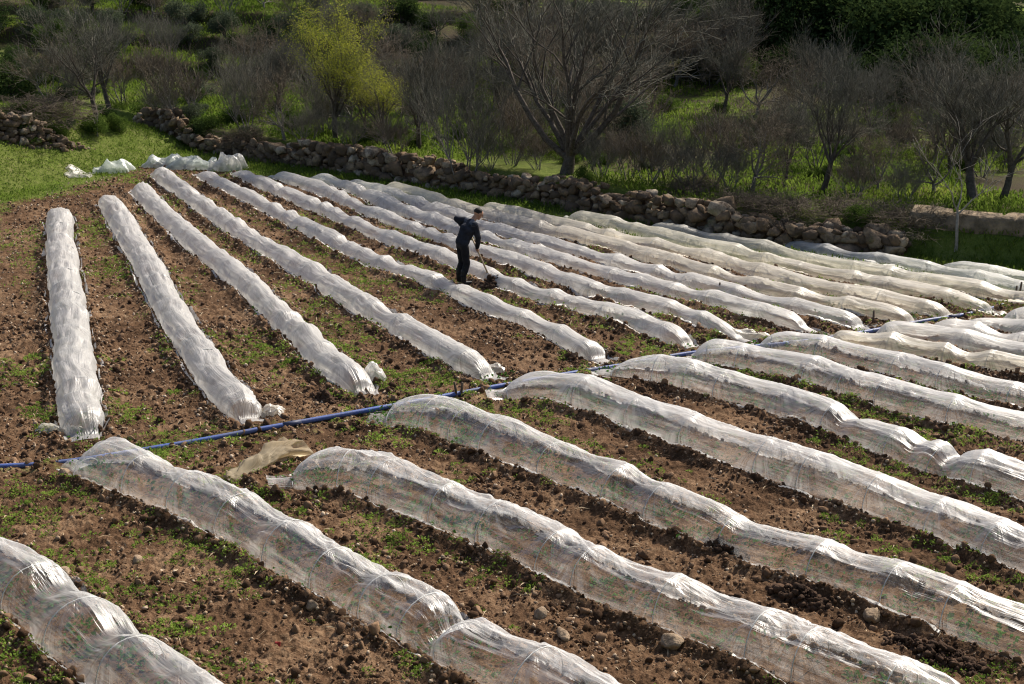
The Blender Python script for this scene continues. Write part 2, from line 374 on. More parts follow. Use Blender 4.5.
DIM = dict(T1=(0.40, 0.72), T2=(0.38, 0.66), T3=(0.36, 0.62), T4=(0.35, 0.60), L0=(0.52, 0.92), L1=(0.50, 0.86), L2=(0.49, 0.84), L3=(0.47, 0.82), L4=(0.45, 0.80), L5=(0.42, 0.74), L6=(0.42, 0.74), L7=(0.38, 0.66))
PATH = {}
for k, (mode, pts) in T.items():
    hgt_ = DIM.setdefault(k, (0.30, 0.54) if k[0] == "T" else (0.33, 0.58))[0]
    PATH[k] = np.array([unp(x, y, hgt_ * (0.58 if mode == "c" else 1.0)) for x, y in pts])
    if k[0] == "L" and k not in ("L0", "L2"):                      # the end slopes down to the soil and is pegged by the pipe
        e_ = PATH[k][0] - PATH[k][2]; PATH[k][0] = PATH[k][0] + e_ / np.linalg.norm(e_) * 0.18

# distance map to the tunnel centre lines (10 cm cells)
X0, Y0, CELL, NX, NY = -22.0, 9.0, 0.1, 460, 480
DM = np.full((NX, NY), 9.0, np.float32)
for k, P in PATH.items():
    Q, _ = resample(P, 0.25)
    for q in Q:
        i0, j0 = int((q[0] - X0) / CELL), int((q[1] - Y0) / CELL); r = 16
        a, b, c, d = max(0, i0 - r), min(NX, i0 + r + 1), max(0, j0 - r), min(NY, j0 + r + 1)
        if a >= b or c >= d: continue
        gx = X0 + CELL * np.arange(a, b) - q[0]; gy = Y0 + CELL * np.arange(c, d) - q[1]
        DM[a:b, c:d] = np.minimum(DM[a:b, c:d], np.sqrt(gx[:, None] ** 2 + gy[None, :] ** 2) - DIM[k][1] / 2)
def tdist(x, y):
    i = (np.asarray(x) - X0) / CELL; j = (np.asarray(y) - Y0) / CELL
    ok = (i > 0) & (i < NX - 1.01) & (j > 0) & (j < NY - 1.01)
    i = np.clip(i, 0, NX - 1.01); j = np.clip(j, 0, NY - 1.01)
    a = i.astype(int); b = j.astype(int); fx = i - a; fy = j - b
    v = (DM[a, b] * (1 - fx) + DM[a + 1, b] * fx) * (1 - fy) + (DM[a, b + 1] * (1 - fx) + DM[a + 1, b + 1] * fx) * fy
    return np.where(ok, v, 9.0)
PIPE_PX = [(-60, 469), (0, 465), (70, 460), (140, 448), (230, 434), (310, 420), (385, 408), (450, 394), (500, 385), (600, 367), (690, 351), (740, 347), (790, 342), (850, 335), (905, 324), (960, 315), (995, 306), (1020, 298), (1060, 288)]
PIPE_XY = np.array([unp(x, y, 0.06) for x, y in PIPE_PX])
def pipe_d(x, y):
    """signed ground distance from the pipe line, positive on the far side"""
    return y - np.interp(x, PIPE_XY[:, 0], PIPE_XY[:, 1])
def grass_mask(x, y):
    d = wall_d(x, y)
    strip = sst(-2.6 - 0.9 * vn(np.asarray(x) * 0.5, np.asarray(y) * 0.5, 5), -1.4, d)
    # grassy corner at the upper left, its edge runs from the left of the frame to the folded film
    e1, e2 = unp(0, 212), unp(150, 172)
    nrm = np.array([-(e2 - e1)[1], (e2 - e1)[0]]); nrm /= np.linalg.norm(nrm)
    v = (np.asarray(x) - e1[0]) * nrm[0] + (np.asarray(y) - e1[1]) * nrm[1]
    corner = sst(-0.6, 1.2, v + 1.2 * (vn(np.asarray(x) * 0.8, np.asarray(y) * 0.8, 8) - 0.5)) * (np.asarray(x) < -6) 
    near_pipe = 0.42 * np.exp(-(pipe_d(x, y) / 0.9) ** 2) * (np.asarray(y) < 40)
    left = 0.45 * sst(-0.3, -1.2, np.asarray(x) - np.interp(y, PATH["T1"][::-1, 1], PATH["T1"][::-1, 0]) + 0.6) * (np.asarray(y) > 20) * (np.asarray(y) < 42)
    return np.clip(np.maximum.reduce([strip, corner, near_pipe, left, sst(10.8, 9.5, y)]), 0, 1)
def clodz(x, y):
    """tilled relief"""
    td = tdist(x, y)
    a = fbm(x * 2.1, y * 2.1, 21, 2); b = vn(x * 6.5, y * 6.5, 31); c = vn(x * 15, y * 15, 41); e = vn(x * 34, y * 34, 51)
    amp = 0.35 + 0.65 * sst(-0.08, 0.12, td)
    z = amp * (0.11 * (a - 0.5) + 0.035 * (np.abs(b - 0.5) * -2 + 0.5) + 0.045 * (c - 0.5) + 0.030 * (e - 0.5))
    z = z + 0.095 * np.exp(-((td - 0.09) / 0.12) ** 2) * (0.2 + 1.3 * vn(x * 1.7, y * 1.7, 61))        # soil banked against the film edges
    return z
def surf(x, y):
    g = grass_mask(x, y); field = sst(61, 48, y) * sst(9, 11, y)
    return terrain(x, y) + clodz(x, y) * field * (1 - 0.75 * g) * sst(0.5, -0.5, wall_d(x, y))

# one polar sheet, finest where the field is
def col(start, end, n): return np.linspace(start, end, n, endpoint=False)
th = np.concatenate([col(-180, -40, 40), col(-40, -24, 60), col(-24, 24, 1150), col(24, 40, 60), col(40, 180.0, 40)])
rr = np.concatenate([col(0.4, 9, 14), np.geomspace(9, 55, 1050, endpoint=False), np.geomspace(55, 130, 420, endpoint=False), np.geomspace(130, 900, 30)])
TH, RR = np.meshgrid(np.radians(th), rr)
gx, gy = RR * np.sin(TH), RR * np.cos(TH)
gz = surf(gx, gy)
V = np.stack([gx.ravel(), gy.ravel(), gz.ravel()], 1)
me = mesh_np("ground", V, grid_faces(len(rr), len(th), True), True)
for nm, arr in (("grass", np.maximum(grass_mask(gx, gy), 0.85 * sst(0.3, 0.8, wall_d(gx, gy)))), ("hill", sst(0.8, 4, wall_d(gx, gy)))):
    at = me.attributes.new(nm, 'FLOAT', 'POINT'); at.data.foreach_set("value", arr.ravel().astype(np.float32))
tag(link("ground", me, None, GROUND), kind="structure")

# ------------------------------------------------------------------ row covers
def bell(e): return np.sqrt(np.clip(1 - (1 - np.clip(e, 0, 1)) ** 2, 0, 1))
def tunnel(key, label, mat, hoop_gap=0.95, sag=0.05, dips=(), fold=0.017, endlen=(0.5, 0.5), step=None, seed=0):
    h0, w0 = DIM[key]; P = PATH[key]; L = np.linalg.norm(P.mean(0))
    if step is None: step = 0.035 if L < 26 else 0.06
    m = 44 if L < 26 else 28
    rg = np.random.default_rng(100 + seed)
    tail = rg.uniform(0.12, 0.40, 2)                                   # loose film past each end, lying on the soil
    a_, b_ = P[0] - P[2], P[-1] - P[-3]
    P = np.vstack([P[0] + a_ / np.linalg.norm(a_) * (tail[0] - 0.08), P, P[-1] + b_ / np.linalg.norm(b_) * (tail[1] - 0.08)])
    Q, s = resample(P, step); n = len(s); tot = s[-1]
    tan = np.gradient(Q, axis=0); tan /= np.linalg.norm(tan, axis=1)[:, None]
    nor = np.stack([-tan[:, 1], tan[:, 0]], 1)
    # hoops
    hs = [0.35]
    while hs[-1] < tot - 0.9: hs.append(hs[-1] + hoop_gap * rg.uniform(0.62, 1.45))
    hs = np.array(hs); hh = h0 * rg.uniform(0.92, 1.06, len(hs)); hw = w0 * rg.uniform(0.93, 1.06, len(hs)); hoff = rg.normal(0, 0.035, len(hs))
    sg = sag * rg.uniform(0.0, 1.0, len(hs) + 1) ** 1.4 * 1.9
    i = np.clip(np.searchsorted(hs, s) - 1, 0, len(hs) - 2); t = np.clip((s - hs[i]) / (hs[i + 1] - hs[i]), 0, 1)
    ts = t * t * (3 - 2 * t)
    sagv = sg[i] * (1 - np.abs(2 * t - 1) ** 1.7)
    h = hh[i] * (1 - ts) + hh[i + 1] * ts - sagv
    w = hw[i] * (1 - ts) + hw[i + 1] * ts - sagv * 0.9
    off = hoff[i] * (1 - ts) + hoff[i + 1] * ts
    for (px, depth, wid) in dips:
        # nearest arc length whose ridge projects to that picture column
        sx = np.array([512 + FPX * q[0] / (q[1] * math.cos(PITCH) + (CAM_H - 0.47) * math.sin(PITCH)) for q in Q])
        s0 = s[np.argmin(np.abs(sx - px))]
        dpv = depth * np.exp(-((s - s0) / wid) ** 2); h = h - dpv; w = w - dpv * 0.35
    h = h * (1.03 - 0.16 * fbm(s * 0.9, s * 0 + seed, 29, 2) ** 2); w = w * (0.93 + 0.14 * fbm(s * 0.8, s * 0 + seed, 39, 2))
    e0 = bell((s - tail[0]) / (endlen[0] * rg.uniform(0.8, 1.6))) ** rg.uniform(0.8, 1.6); e1 = bell((tot - tail[1] - s) / (endlen[1] * rg.uniform(0.8, 1.6))) ** rg.uniform(0.8, 1.6)
    ef = np.minimum(e0, e1)
    h = h * ef + 0.02 + 0.07 * (1 - ef) * vn(s * 7, s * 0 + seed, 49); w = w * (0.34 + 0.30 * vn(s * 4, s * 0 + seed, 59) * (1 - ef) + 0.66 * ef); off = off + 0.16 * (1 - ef) * (vn(s * 3, s * 0 + seed, 69) - 0.5)
    th_ = np.linspace(0, math.pi, m)
    TH_, S_ = np.meshgrid(th_, s)
    cx = -np.cos(TH_); cz = np.sin(TH_) ** 0.85
    vv = (TH_ - math.pi / 2) * 0.45
    tt = np.broadcast_to(t[:, None], TH_.shape)
    # folds: run along, fan out from the hoops
    gather = (1 - np.abs(2 * tt - 1))
    du1 = s - hs[i]; du2 = s - hs[i + 1]
    pick = np.abs(du1) <= np.abs(du2); du = np.where(pick, du1, du2); hid = np.where(pick, i, i + 1)
    DU = np.broadcast_to(du[:, None], TH_.shape)
    fang = np.arctan2(vv, np.abs(DU) + 0.05) * np.where(DU < 0, -1, 1) + (hid * 7.31 + seed * 3.7)[:, None]
    ffan = (vn(fang * 7, 0 * fang, 55 + seed) - 0.5) * np.exp(-np.abs(DU) / 0.28) * (1 - np.exp(-(DU / 0.10) ** 2))
    f1 = fbm(vv * 11 + seed * 7.3, S_ * 0.9, 5 + seed, 2) - 0.5
    f2 = vn(vv * 13 + S_ * 1.6, S_ * 0.8, 71 + seed) - 0.5
    f3 = vn(vv * 13 - S_ * 1.6, S_ * 0.8, 91 + seed) - 0.5
    f4 = vn(vv * 5, S_ * 2.3, 33 + seed) - 0.5
    f5 = np.abs(vn(vv * 17 + 3.0 * np.sin(S_ * 2.1), S_ * 1.3, 44 + seed) - 0.5) * -2 + 0.5
    disp = fold * (1.7 * f1 + 1.1 * f2 + 1.1 * f3 + 1.6 * f4 + 0.6 * f5 + 2.2 * ffan) * (0.45 + 0.55 * gather) * 1.6
    r = 1 + disp / 0.4
    lx = cx * (w / 2)[:, None] * r + off[:, None] * np.sin(TH_); lz = cz * h[:, None] * r
    # ragged skirt lying on the soil on both sides
    sk1 = 0.05 + 0.13 * fbm(s * 1.6, 0 * s, 7 + seed, 3) ** 1.5 ; sk2 = 0.05 + 0.13 * fbm(s * 1.6, 0 * s + 9, 8 + seed, 3) ** 1.5
    rows = [(-1, 0.75, sk1), (-1, 0.35, sk1)], [(1, 0.35, sk2), (1, 0.75, sk2)]
    left = [(-(w / 2) - k * sk, -0.045 + 0.10 * vn(s * 1.9, s * 0 + k * 5, 12 + seed)) for (_, k, sk) in rows[0]]
    right = [((w / 2) + k * sk, -0.045 + 0.10 * vn(s * 1.9, s * 0 + k * 7, 14 + seed)) for (_, k, sk) in rows[1]]
    LX = np.column_stack([left[0][0], left[1][0], lx, right[0][0], right[1][0]])
    LZ = np.column_stack([left[0][1], left[1][1], lz, right[0][1], right[1][1]])
    VV = np.column_stack([vv[:, 0] - 0.14, vv[:, 0] - 0.06, vv, vv[:, -1] + 0.06, vv[:, -1] + 0.14])
    M = m + 4
    XX = Q[:, 0][:, None] + nor[:, 0][:, None] * LX; YY = Q[:, 1][:, None] + nor[:, 1][:, None] * LX
    mid = n // 2; org = np.array([Q[mid, 0], Q[mid, 1], 0.0])
    ZZ = LZ + terrain(XX, YY) + 0.0
    ZZ[:, :2] += np.maximum(clodz(XX[:, :2], YY[:, :2]), -0.01); ZZ[:, -2:] += np.maximum(clodz(XX[:, -2:], YY[:, -2:]), -0.01)
    root = empty("row_cover", org, label, "row cover", "plastic row covers on the field")
    me = mesh_np("film", np.stack([XX - org[0], YY - org[1], ZZ], -1).reshape(-1, 3), grid_faces(n, M), True)
    uvl = me.uv_layers.new(name="UVMap")
    li = np.zeros(len(me.loops), np.int32); me.loops.foreach_get("vertex_index", li)
    UU = np.broadcast_to((s + seed * 13.7)[:, None], VV.shape)
    uvl.data.foreach_set("uv", np.stack([UU.ravel()[li], VV.ravel()[li]], 1).astype(np.float32).ravel())
    FA = np.column_stack([fang[:, 0], fang[:, 0], fang, fang[:, -1], fang[:, -1]]); FD = np.broadcast_to(np.abs(du)[:, None], FA.shape)
    uvl = me.uv_layers.new(name="fan"); uvl.data.foreach_set("uv", np.stack([FA.ravel()[li], FD.ravel()[li]], 1).astype(np.float32).ravel())
    me.uv_layers["UVMap"].active_render = True
    link("film", me, root, mat)
    # the hoops that carry it
    aa = np.linspace(0, math.pi, 13)
    for j, sj in enumerate(hs):
        if sj > tot - 0.25: continue
        a = int(np.argmin(np.abs(s - sj))); q, nn = Q[a], nor[a]
        px = 512 + FPX * q[0] / (q[1] * math.cos(PITCH) + CAM_H * math.sin(PITCH))
        py = 342 - FPX * (-CAM_H * math.cos(PITCH) + q[1] * math.sin(PITCH)) / (q[1] * math.cos(PITCH) + CAM_H * math.sin(PITCH))
        if not (-15 < px < 1039 and py < 705): continue
        hx = -np.cos(aa) * (w[a] / 2 - 0.012) + off[a] * np.sin(aa); hz = np.sin(aa) ** 0.85 * (h[a] - 0.012)
        hz[0] -= 0.06; hz[-1] -= 0.06
        mb = MB(); mb.tube(np.stack([q[0] + nn[0] * hx - org[0], q[1] + nn[1] * hx - org[1], hz + float(terrain(q[0], q[1]))], 1), 0.007, 6)
        mb.build("hoop", HOOP, root, True)
    return root

UP = "upper half of the field above the blue pipe"
tunnel("T1", "white film row cover at the far left, running straight up towards the grass corner", FILM_FAR, 0.8, 0.045, seed=1, fold=0.024)
tunnel("T2", "second white film row cover from the left above the blue pipe", FILM_FAR, 0.8, 0.05, seed=2, fold=0.024)
tunnel("T3", "third film row cover from the left above the pipe, ending in a torn flap", FILM_FAR, 0.8, 0.05, seed=3, fold=0.022)
tunnel("T4", "fourth row cover from the left, its near end above the two pipe stakes", FILM_FAR, 0.85, 0.06, seed=4, fold=0.022)
tunnel("T5", "long white row cover passing just below the digging man's boots", FILM_FAR, 1.0, 0.065, seed=5)
tunnel("T6", "long white row cover passing just behind the digging man's legs and spade", FILM_FAR, 1.0, 0.065, seed=6)
tunnel("T7", "second long row cover behind the man, its near end flattened into a cream tail", FILM_FAR, 1.0, 0.065, seed=7, endlen=(0.5, 1.1))
tunnel("T8", "third long row cover behind the man, level with his chest", FILM_FAR, 1.1, 0.065, seed=8)
tunnel("T9", "fourth long row cover behind the man, level with his head", FILM_FAR, 1.1, 0.065, seed=9)
tunnel("T10", "grey-white row cover nearest the stone wall behind the man's head", FILM_CREAM, 1.1, 0.065, seed=10)
tunnel("T11", "cream row cover whose far end starts just right of the man's head", FILM_CREAM, 1.1, 0.065, seed=11)
tunnel("T12", "cream row cover starting below the big bare tree by the wall", FILM_CREAM, 1.1, 0.065, seed=12)
tunnel("T13", "cream row cover starting below the middle of the stone wall", FILM_CREAM, 1.1, 0.07, seed=13)
tunnel("T14", "greyish row cover starting right of the wall's reddish rubble", FILM_FAR, 1.1, 0.06, seed=14)
tunnel("T15", "short visible row cover at the right edge nearest the grass bank", FILM_FAR, 1.1, 0.06, seed=15)
tunnel("L0", "clear slack film row cover in the bottom left corner", FILM_CLEAR, 1.05, 0.07, dips=[(48, 0.12, 0.3), (108, 0.14, 0.3)], seed=20, fold=0.018)
tunnel("L1", "clear row cover starting at the pipe, with a deep collapsed gap near the bottom edge", FILM_CLEAR, 0.95, 0.06, dips=[(373, 0.10, 0.2), (451, 0.30, 0.16)], seed=21, fold=0.024)
tunnel("L2", "clear row cover with a twisted cream tail of film at its far end", FILM_CLEAR, 0.9, 0.045, seed=22, fold=0.024)
tunnel("L3", "clear row cover beginning just below the two pipe stakes", FILM_CLEAR, 0.95, 0.05, dips=[(745, 0.10, 0.3)], seed=23)
tunnel("L4", "smooth clear row cover starting at the pipe below the middle of the picture", FILM_MID, 1.0, 0.04, seed=24)
tunnel("L5", "row cover of short steep humps beyond the smooth clear one", FILM_MID, 0.9, 0.05, dips=[(853, 0.12, 0.2), (923, 0.14, 0.2), (953, 0.20, 0.18)], seed=25)
tunnel("L6", "taut milky row cover with regular hoops right of the humped one", FILM_MID, 1.0, 0.03, seed=26, fold=0.011)
tunnel("L7", "milky row cover with its peaked far end by the cream film tail", FILM_MID, 1.1, 0.04, seed=27, fold=0.013)
tunnel("L8", "cream-sided row cover starting left of the dark short stake", FILM_CREAM, 1.1, 0.07, seed=28)
tunnel("L9", "row cover with a peaked end just right of the dark short stake", FILM_FAR, 1.1, 0.05, seed=29)
tunnel("L10", "crumpled row cover whose end sits on the pipe near the right edge", FILM_FAR, 0.9, 0.08, seed=30)
tunnel("L11", "short stretch of row cover below the pipe at the right edge", FILM_FAR, 1.0, 0.065, seed=31)
tunnel("L12", "last bit of row cover at the right edge by the paired far stakes", FILM_FAR, 1.0, 0.065, seed=32)

# ------------------------------------------------------------------ water pipe
def gpt(px, py, z=0.0):
    p = unp(px, py, z); return np.array([p[0], p[1], float(surf(p[0], p[1]))])
Q, s = resample(PIPE_XY, 0.15)
zz = 0.015 + 0.055 * vn(s * 0.6, s * 0, 3)
org = np.array([Q[len(Q) // 2, 0], Q[len(Q) // 2, 1], 0])
root = empty("water_pipe", org, "long blue plastic irrigation pipe lying across the whole field", "water pipe")
mb = MB(); PP = np.column_stack([Q, zz]) - org; mb.tube(PP, 0.041, 10); mb.build("pipe", PIPE, root, True)
for f in (0.23, 0.47, 0.66, 0.83):
    a = int(f * len(PP)); mb = MB(); mb.tube(PP[a:a + 3], 0.046, 10); mb.build("pipe_joint", PIPE_GREY, root, True)

# ------------------------------------------------------------------ soil clods, pebbles, weeds, seedlings (uncountable)
def sample_field(n, y0=11.5, y1=50, half=0.46):
    y = np.sqrt(RNG.uniform(y0 ** 2, y1 ** 2, n)); x = RNG.uniform(-half, half, n) * y
    ok = wall_d(x, y) < -0.8
    return x[ok], y[ok]
def clod_obj(name, n, base, smin, smax, y0, y1, mat, label, gthr=0.5, power=2.2, rough=0.28):
    x, y = sample_field(n, y0, y1)
    td = tdist(x, y); g = grass_mask(x, y)
    dens = 0.12 + 0.5 * sst(0.35, 0.65, fbm(x * 0.9, y * 0.9, 77, 2)) + 0.5 * sst(0.5, 0.7, fbm(x * 3.1, y * 3.1, 78, 2)) + 1.7 * np.exp(-((td - 0.09) / 0.13) ** 2)
    ok = (td > -0.05) & (RNG.uniform(0, 1.2, len(x)) < dens) & (g < gthr)
    x, y = x[ok], y[ok]
    S = smin + (smax - smin) * RNG.uniform(0, 1, len(x)) ** power
    z = surf(x, y) + S * RNG.uniform(-0.1, 0.45, len(x))
    me = rocks(np.stack([x, y, z], 1), S, base, rough=rough, squash=(0.55, 1.1), name=name)
    return tag(link(name, me, None, mat), label, "soil" , None, "stuff")
clod_obj("soil_clods", 19000, ICO2, 0.024, 0.088, 11.5, 27, CLOD, "brown lumps of tilled soil between the row covers", 0.75, 3.2, 0.2)
clod_obj("soil_crumbs", 80000, ICO1, 0.007, 0.032, 11.5, 27, CLOD, "fine brown crumbs of tilled soil between the row covers", 0.85, 2.0, 0.3)
clod_obj("far_soil_clods", 60000, ICO1, 0.016, 0.075, 27, 50, CLOD, "small brown lumps of tilled soil on the upper field", 0.6, 3.2, 0.25)
clod_obj("pebbles", 120000, ICO1, 0.009, 0.045, 11.5, 46, PEBBLE, "pale tan pebbles scattered over the soil", 0.9, 3.5, 0.16)

def leaf_cloud(P, N, L, Wd, mat, name, label, cat="plants", up=0.5, kind="stuff"):
    """quads: P (n,3) roots, direction N (n,3), length L (n,), width Wd (n,) ; a bent two-quad leaf"""
    n = len(P)
    N = N / np.linalg.norm(N, axis=1)[:, None]
    side = np.cross(N, RNG.normal(size=(n, 3))); side /= np.linalg.norm(side, axis=1)[:, None] + 1e-9
    L = L[:, None]; Wd = Wd[:, None]
    mid = P + N * L * 0.55 + np.array([0, 0, 0.0]); droop = np.array([0, 0, -1.0]) * L * 0.18
    tip = P + N * L + droop
    V = np.stack([P, mid + side * Wd / 2, tip, mid - side * Wd / 2], 1).reshape(-1, 3)
    F = np.arange(n * 4).reshape(n, 4)
    me = mesh_np(name, V, F)
    return me
def weeds(nclump, y0, y1, leaves, size, name, label, cluster=True, inside=False, mat=WEED, filt=None):
    x, y = sample_field(nclump, y0, y1)
    td = tdist(x, y); g = grass_mask(x, y)
    if inside: ok = td < -0.14
    else:
        pn = fbm(x * 0.55, y * 0.55, 123, 2) + 0.25 * g + 0.12 * np.exp(-((td - 0.3) / 0.3) ** 2)
        ok = (td > 0.05) & (pn > RNG.uniform(0.49, 0.80, len(x)))
    x, y = x[ok], y[ok]; n = len(x)
    rad = size * RNG.uniform(0.5, 1.6, n)
    cx = np.repeat(x, leaves); cy = np.repeat(y, leaves); cr = np.repeat(rad, leaves)
    a = RNG.uniform(0, 2 * math.pi, n * leaves); q = np.sqrt(RNG.uniform(0, 1, n * leaves)) * cr
    px, py = cx + np.cos(a) * q, cy + np.sin(a) * q
    pz = surf(px, py) + RNG.uniform(0, 0.5, n * leaves) * cr * (1 - (q / cr) ** 2)
    N = np.stack([np.cos(a) * (0.3 + q / cr), np.sin(a) * (0.3 + q / cr), RNG.uniform(0.3, 1.3, n * leaves)], 1) + RNG.normal(0, 0.35, (n * leaves, 3))
    L = RNG.uniform(0.35, 0.8, n * leaves) * (0.03 + cr * 0.45); 
    me = leaf_cloud(np.stack([px, py, pz], 1), N, L, L * RNG.uniform(0.3, 0.6, n * leaves), mat, name, label)
    return tag(link(name, me, None, mat), label, "plants", None, "stuff")
weeds(9000, 11.5, 26, 36, 0.075, "weeds", "low green weeds sprouting between the near row covers")
weeds(22000, 26, 50, 14, 0.11, "far_weeds", "small green weeds sprouting between the upper row covers")
weeds(5200, 12, 30, 16, 0.17, "seedlings", "green seedlings growing under the film of the row covers", inside=True, mat=CROP)

x, y = sample_field(2600, 11.5, 34); ok = tdist(x, y) > 0.04; x, y = x[ok], y[ok]; n_ = len(x); a_ = RNG.uniform(0, 6.28, n_)
N_ = np.stack([np.cos(a_), np.sin(a_), RNG.uniform(-0.05, 0.35, n_)], 1)
STRAW = mat_basic("dry_straw", (0.30, 0.22, 0.13), (0.52, 0.42, 0.28), 5, 0.9, 0)
tag(link("dry_straw", leaf_cloud(np.stack([x, y, surf(x, y) + 0.02], 1), N_, RNG.uniform(0.06, 0.28, n_), RNG.uniform(0.008, 0.016, n_), STRAW, "dry_straw", ""), None, STRAW), "pale dry stems lying on the soil between the row covers", "straw", None, "stuff")
def grass(name, label, x, y, h, wd):
    n = len(x); z = surf(x, y)
    a = RNG.uniform(0, 2 * math.pi, n); lean = RNG.uniform(0.1, 0.7, n)
    N = np.stack([np.cos(a) * lean, np.sin(a) * lean, np.ones(n)], 1)
    me = leaf_cloud(np.stack([x, y, z], 1), N, h, wd, GRASS, name, label)
    return tag(link(name, me, None, GRASS), label, "grass", None, "stuff")
# corner and strip in front of the wall
x, y = RNG.uniform(-24, 22, 440000), RNG.uniform(24, 54, 440000)
g = grass_mask(x, y); d = wall_d(x, y)
ok = (g * (0.35 + vn(x * 1.3, y * 1.3, 88)) > RNG.uniform(0.3, 0.9, len(x))) & (d < 0.2 + 0.5 * (x > 8.6)) & (tdist(x, y) > 0.06) & (np.abs(x) < 0.45 * y) & (y > 24.5)
x, y = x[ok], y[ok]; strip = sst(-2.5, -1.0, wall_d(x, y))
grass("grass", "bright green grass on the corner bank and along the foot of the wall", x, y, RNG.uniform(0.06, 0.2, len(x)) * (0.75 + 0.5 * strip), RNG.uniform(0.015, 0.035, len(x)))
# meadow behind the wall
x, y = RNG.uniform(-30, 30, 360000), RNG.uniform(34, 75, 360000)
d = wall_d(x, y)
ok = (d > 0.6) & (d < 24) & (np.abs(x) < 0.45 * y) & (fbm(x * 0.22, y * 0.22, 55, 2) * (1 - 0.3 * sst(8, 22, d)) + 0.07 * sst(2, 10, x) > RNG.uniform(0.34, 0.55, len(x)) - 0.12 * sst(9, 3, d))
x, y = x[ok], y[ok]
grass("meadow_grass", "sunlit yellow-green meadow grass under the trees beyond the wall", x, y, RNG.uniform(0.10, 0.30, len(x)), RNG.uniform(0.03, 0.06, len(x)))

# ------------------------------------------------------------------ dry stone walls
def stone_wall(name, label, pts, hfun, thick=0.6, smin=0.08, smax=0.25, seed=0, zbase=None):
    rg = np.random.default_rng(300 + seed)
    Q, s = resample(np.array(pts), 0.2); tan = np.gradient(Q, axis=0); tan /= np.linalg.norm(tan, axis=1)[:, None]; nor = np.stack([-tan[:, 1], tan[:, 0]], 1)
    if nor[:, 1].mean() < 0: nor = -nor
    org = np.array([Q[len(Q) // 2, 0], Q[len(Q) // 2, 1], 0.0])
    C_, S_ = [], []
    sp = 0.0; tot = s[-1]
    def at(u): return np.array([np.interp(u, s, Q[:, 0]), np.interp(u, s, Q[:, 1])]), np.array([np.interp(u, s, nor[:, 0]), np.interp(u, s, nor[:, 1])])
    lay = 0.0
    z = 0.02
    hmax = max(hfun(u) for u in s)
    while z < hmax:
        rad = rg.uniform(smin, smax) * 0.62
        u = rg.uniform(0, 0.3)
        while u < tot:
            r = rg.uniform(smin, smax) * (1.55 if rg.random() < 0.10 else 1.0)
            h_here = hfun(u) * (0.55 + 0.8 * float(fbm(u * 0.45, 0.0, 19 + seed, 2)))
            if z < h_here:
                q, nn = at(u)
                for off in ((-thick / 2 + 0.1 + 0.28 * z * 0.4), thick / 2 - 0.1):
                    o = off + rg.normal(0, 0.05)
                    p = q + nn * o
                    b = float(terrain(*(q - nn * 0.9)))
                    C_.append([p[0] - org[0], p[1] - org[1], b + z + rg.normal(0, 0.04)]); S_.append(r)
            u += r * 1.45
        z += rad * 1.5
    V0, F0 = ICO2
    n = len(C_); C_ = np.array(C_); S_ = np.array(S_)
    ang = np.arctan2(np.interp(0, [0], [0]) + tan[:, 1].mean(), tan[:, 0].mean())
    v = np.tile(V0[None], (n, 1, 1))
    # blocky lumps
    v = np.sign(v) * np.abs(v) ** rg.uniform(0.5, 0.9, (n, 1, 1))
    v = v * (1 + 0.17 * rg.normal(size=(n, len(V0), 1)).clip(-1.7, 1.7)) * np.stack([rg.uniform(0.85, 1.5, n), rg.uniform(0.7, 1.0, n), rg.uniform(0.5, 0.85, n)], 1)[:, None, :]
    for k_ in range(7):
        q_ = rg.normal(size=(n, 3)); q_ /= np.linalg.norm(q_, axis=1)[:, None]
        v = v - np.maximum(np.einsum('nij,nj->ni', v, q_) - rg.uniform(0.45, 0.8, n)[:, None], 0)[..., None] * q_[:, None, :]
    a = ang + rg.normal(0, 0.25, n); b = rg.normal(0, 0.22, n)
    ca, sa, cb, sb = np.cos(a), np.sin(a), np.cos(b), np.sin(b)
    x = v[..., 0] * cb[:, None] - v[..., 2] * sb[:, None]; zz = v[..., 0] * sb[:, None] + v[..., 2] * cb[:, None]; yv = v[..., 1]
    v = np.stack([x * ca[:, None] - yv * sa[:, None], x * sa[:, None] + yv * ca[:, None], zz], -1) * S_[:, None, None] * 0.95 + C_[:, None, :]
    F = (F0[None] + (np.arange(n) * len(V0))[:, None, None]).reshape(-1, 3)
    root = empty(name, org, label, "stone wall")
    link("stones", mesh_np("stones", v.reshape(-1, 3), F), root, STONE)
    # dark core mesh added inside to block light between the stones
    mb = []
    prof = [(-thick / 2 + 0.12, -0.2), (-thick / 2 + 0.16, 0.45), (0, 0.55), (thick / 2 - 0.12, 0.45), (thick / 2 - 0.1, -0.2)]
    Vc = []
    for (q, nn, u) in zip(Q, nor, s):
        b = float(terrain(*(q - nn * 0.9))); hh = hfun(u)
        for (o, k) in prof: Vc.append([q[0] + nn[0] * o - org[0], q[1] + nn[1] * o - org[1], b + (k * hh if k > 0 else k)])
    link("light_block_core", mesh_np("light_block_core", np.array(Vc), grid_faces(len(Q), len(prof))), root, CLOD)
    return root
WX = WALL[1:-1]
wall_pts = [tuple(p) for p in WX if p[0] < unp(905, 258)[0]] + [tuple(unp(905, 258))]
wtot = np.sum(np.linalg.norm(np.diff(np.array(wall_pts), axis=0), axis=1))
stone_wall("stone_wall", "long tumbledown dry stone wall of brown boulders along the back of the field", wall_pts,
           lambda u: float(np.interp(u / wtot, [0, 0.2, 0.4, 0.5, 0.62, 0.8, 1.0], [0.32, 0.40, 0.58, 0.78, 0.72, 0.74, 0.62])), seed=1)
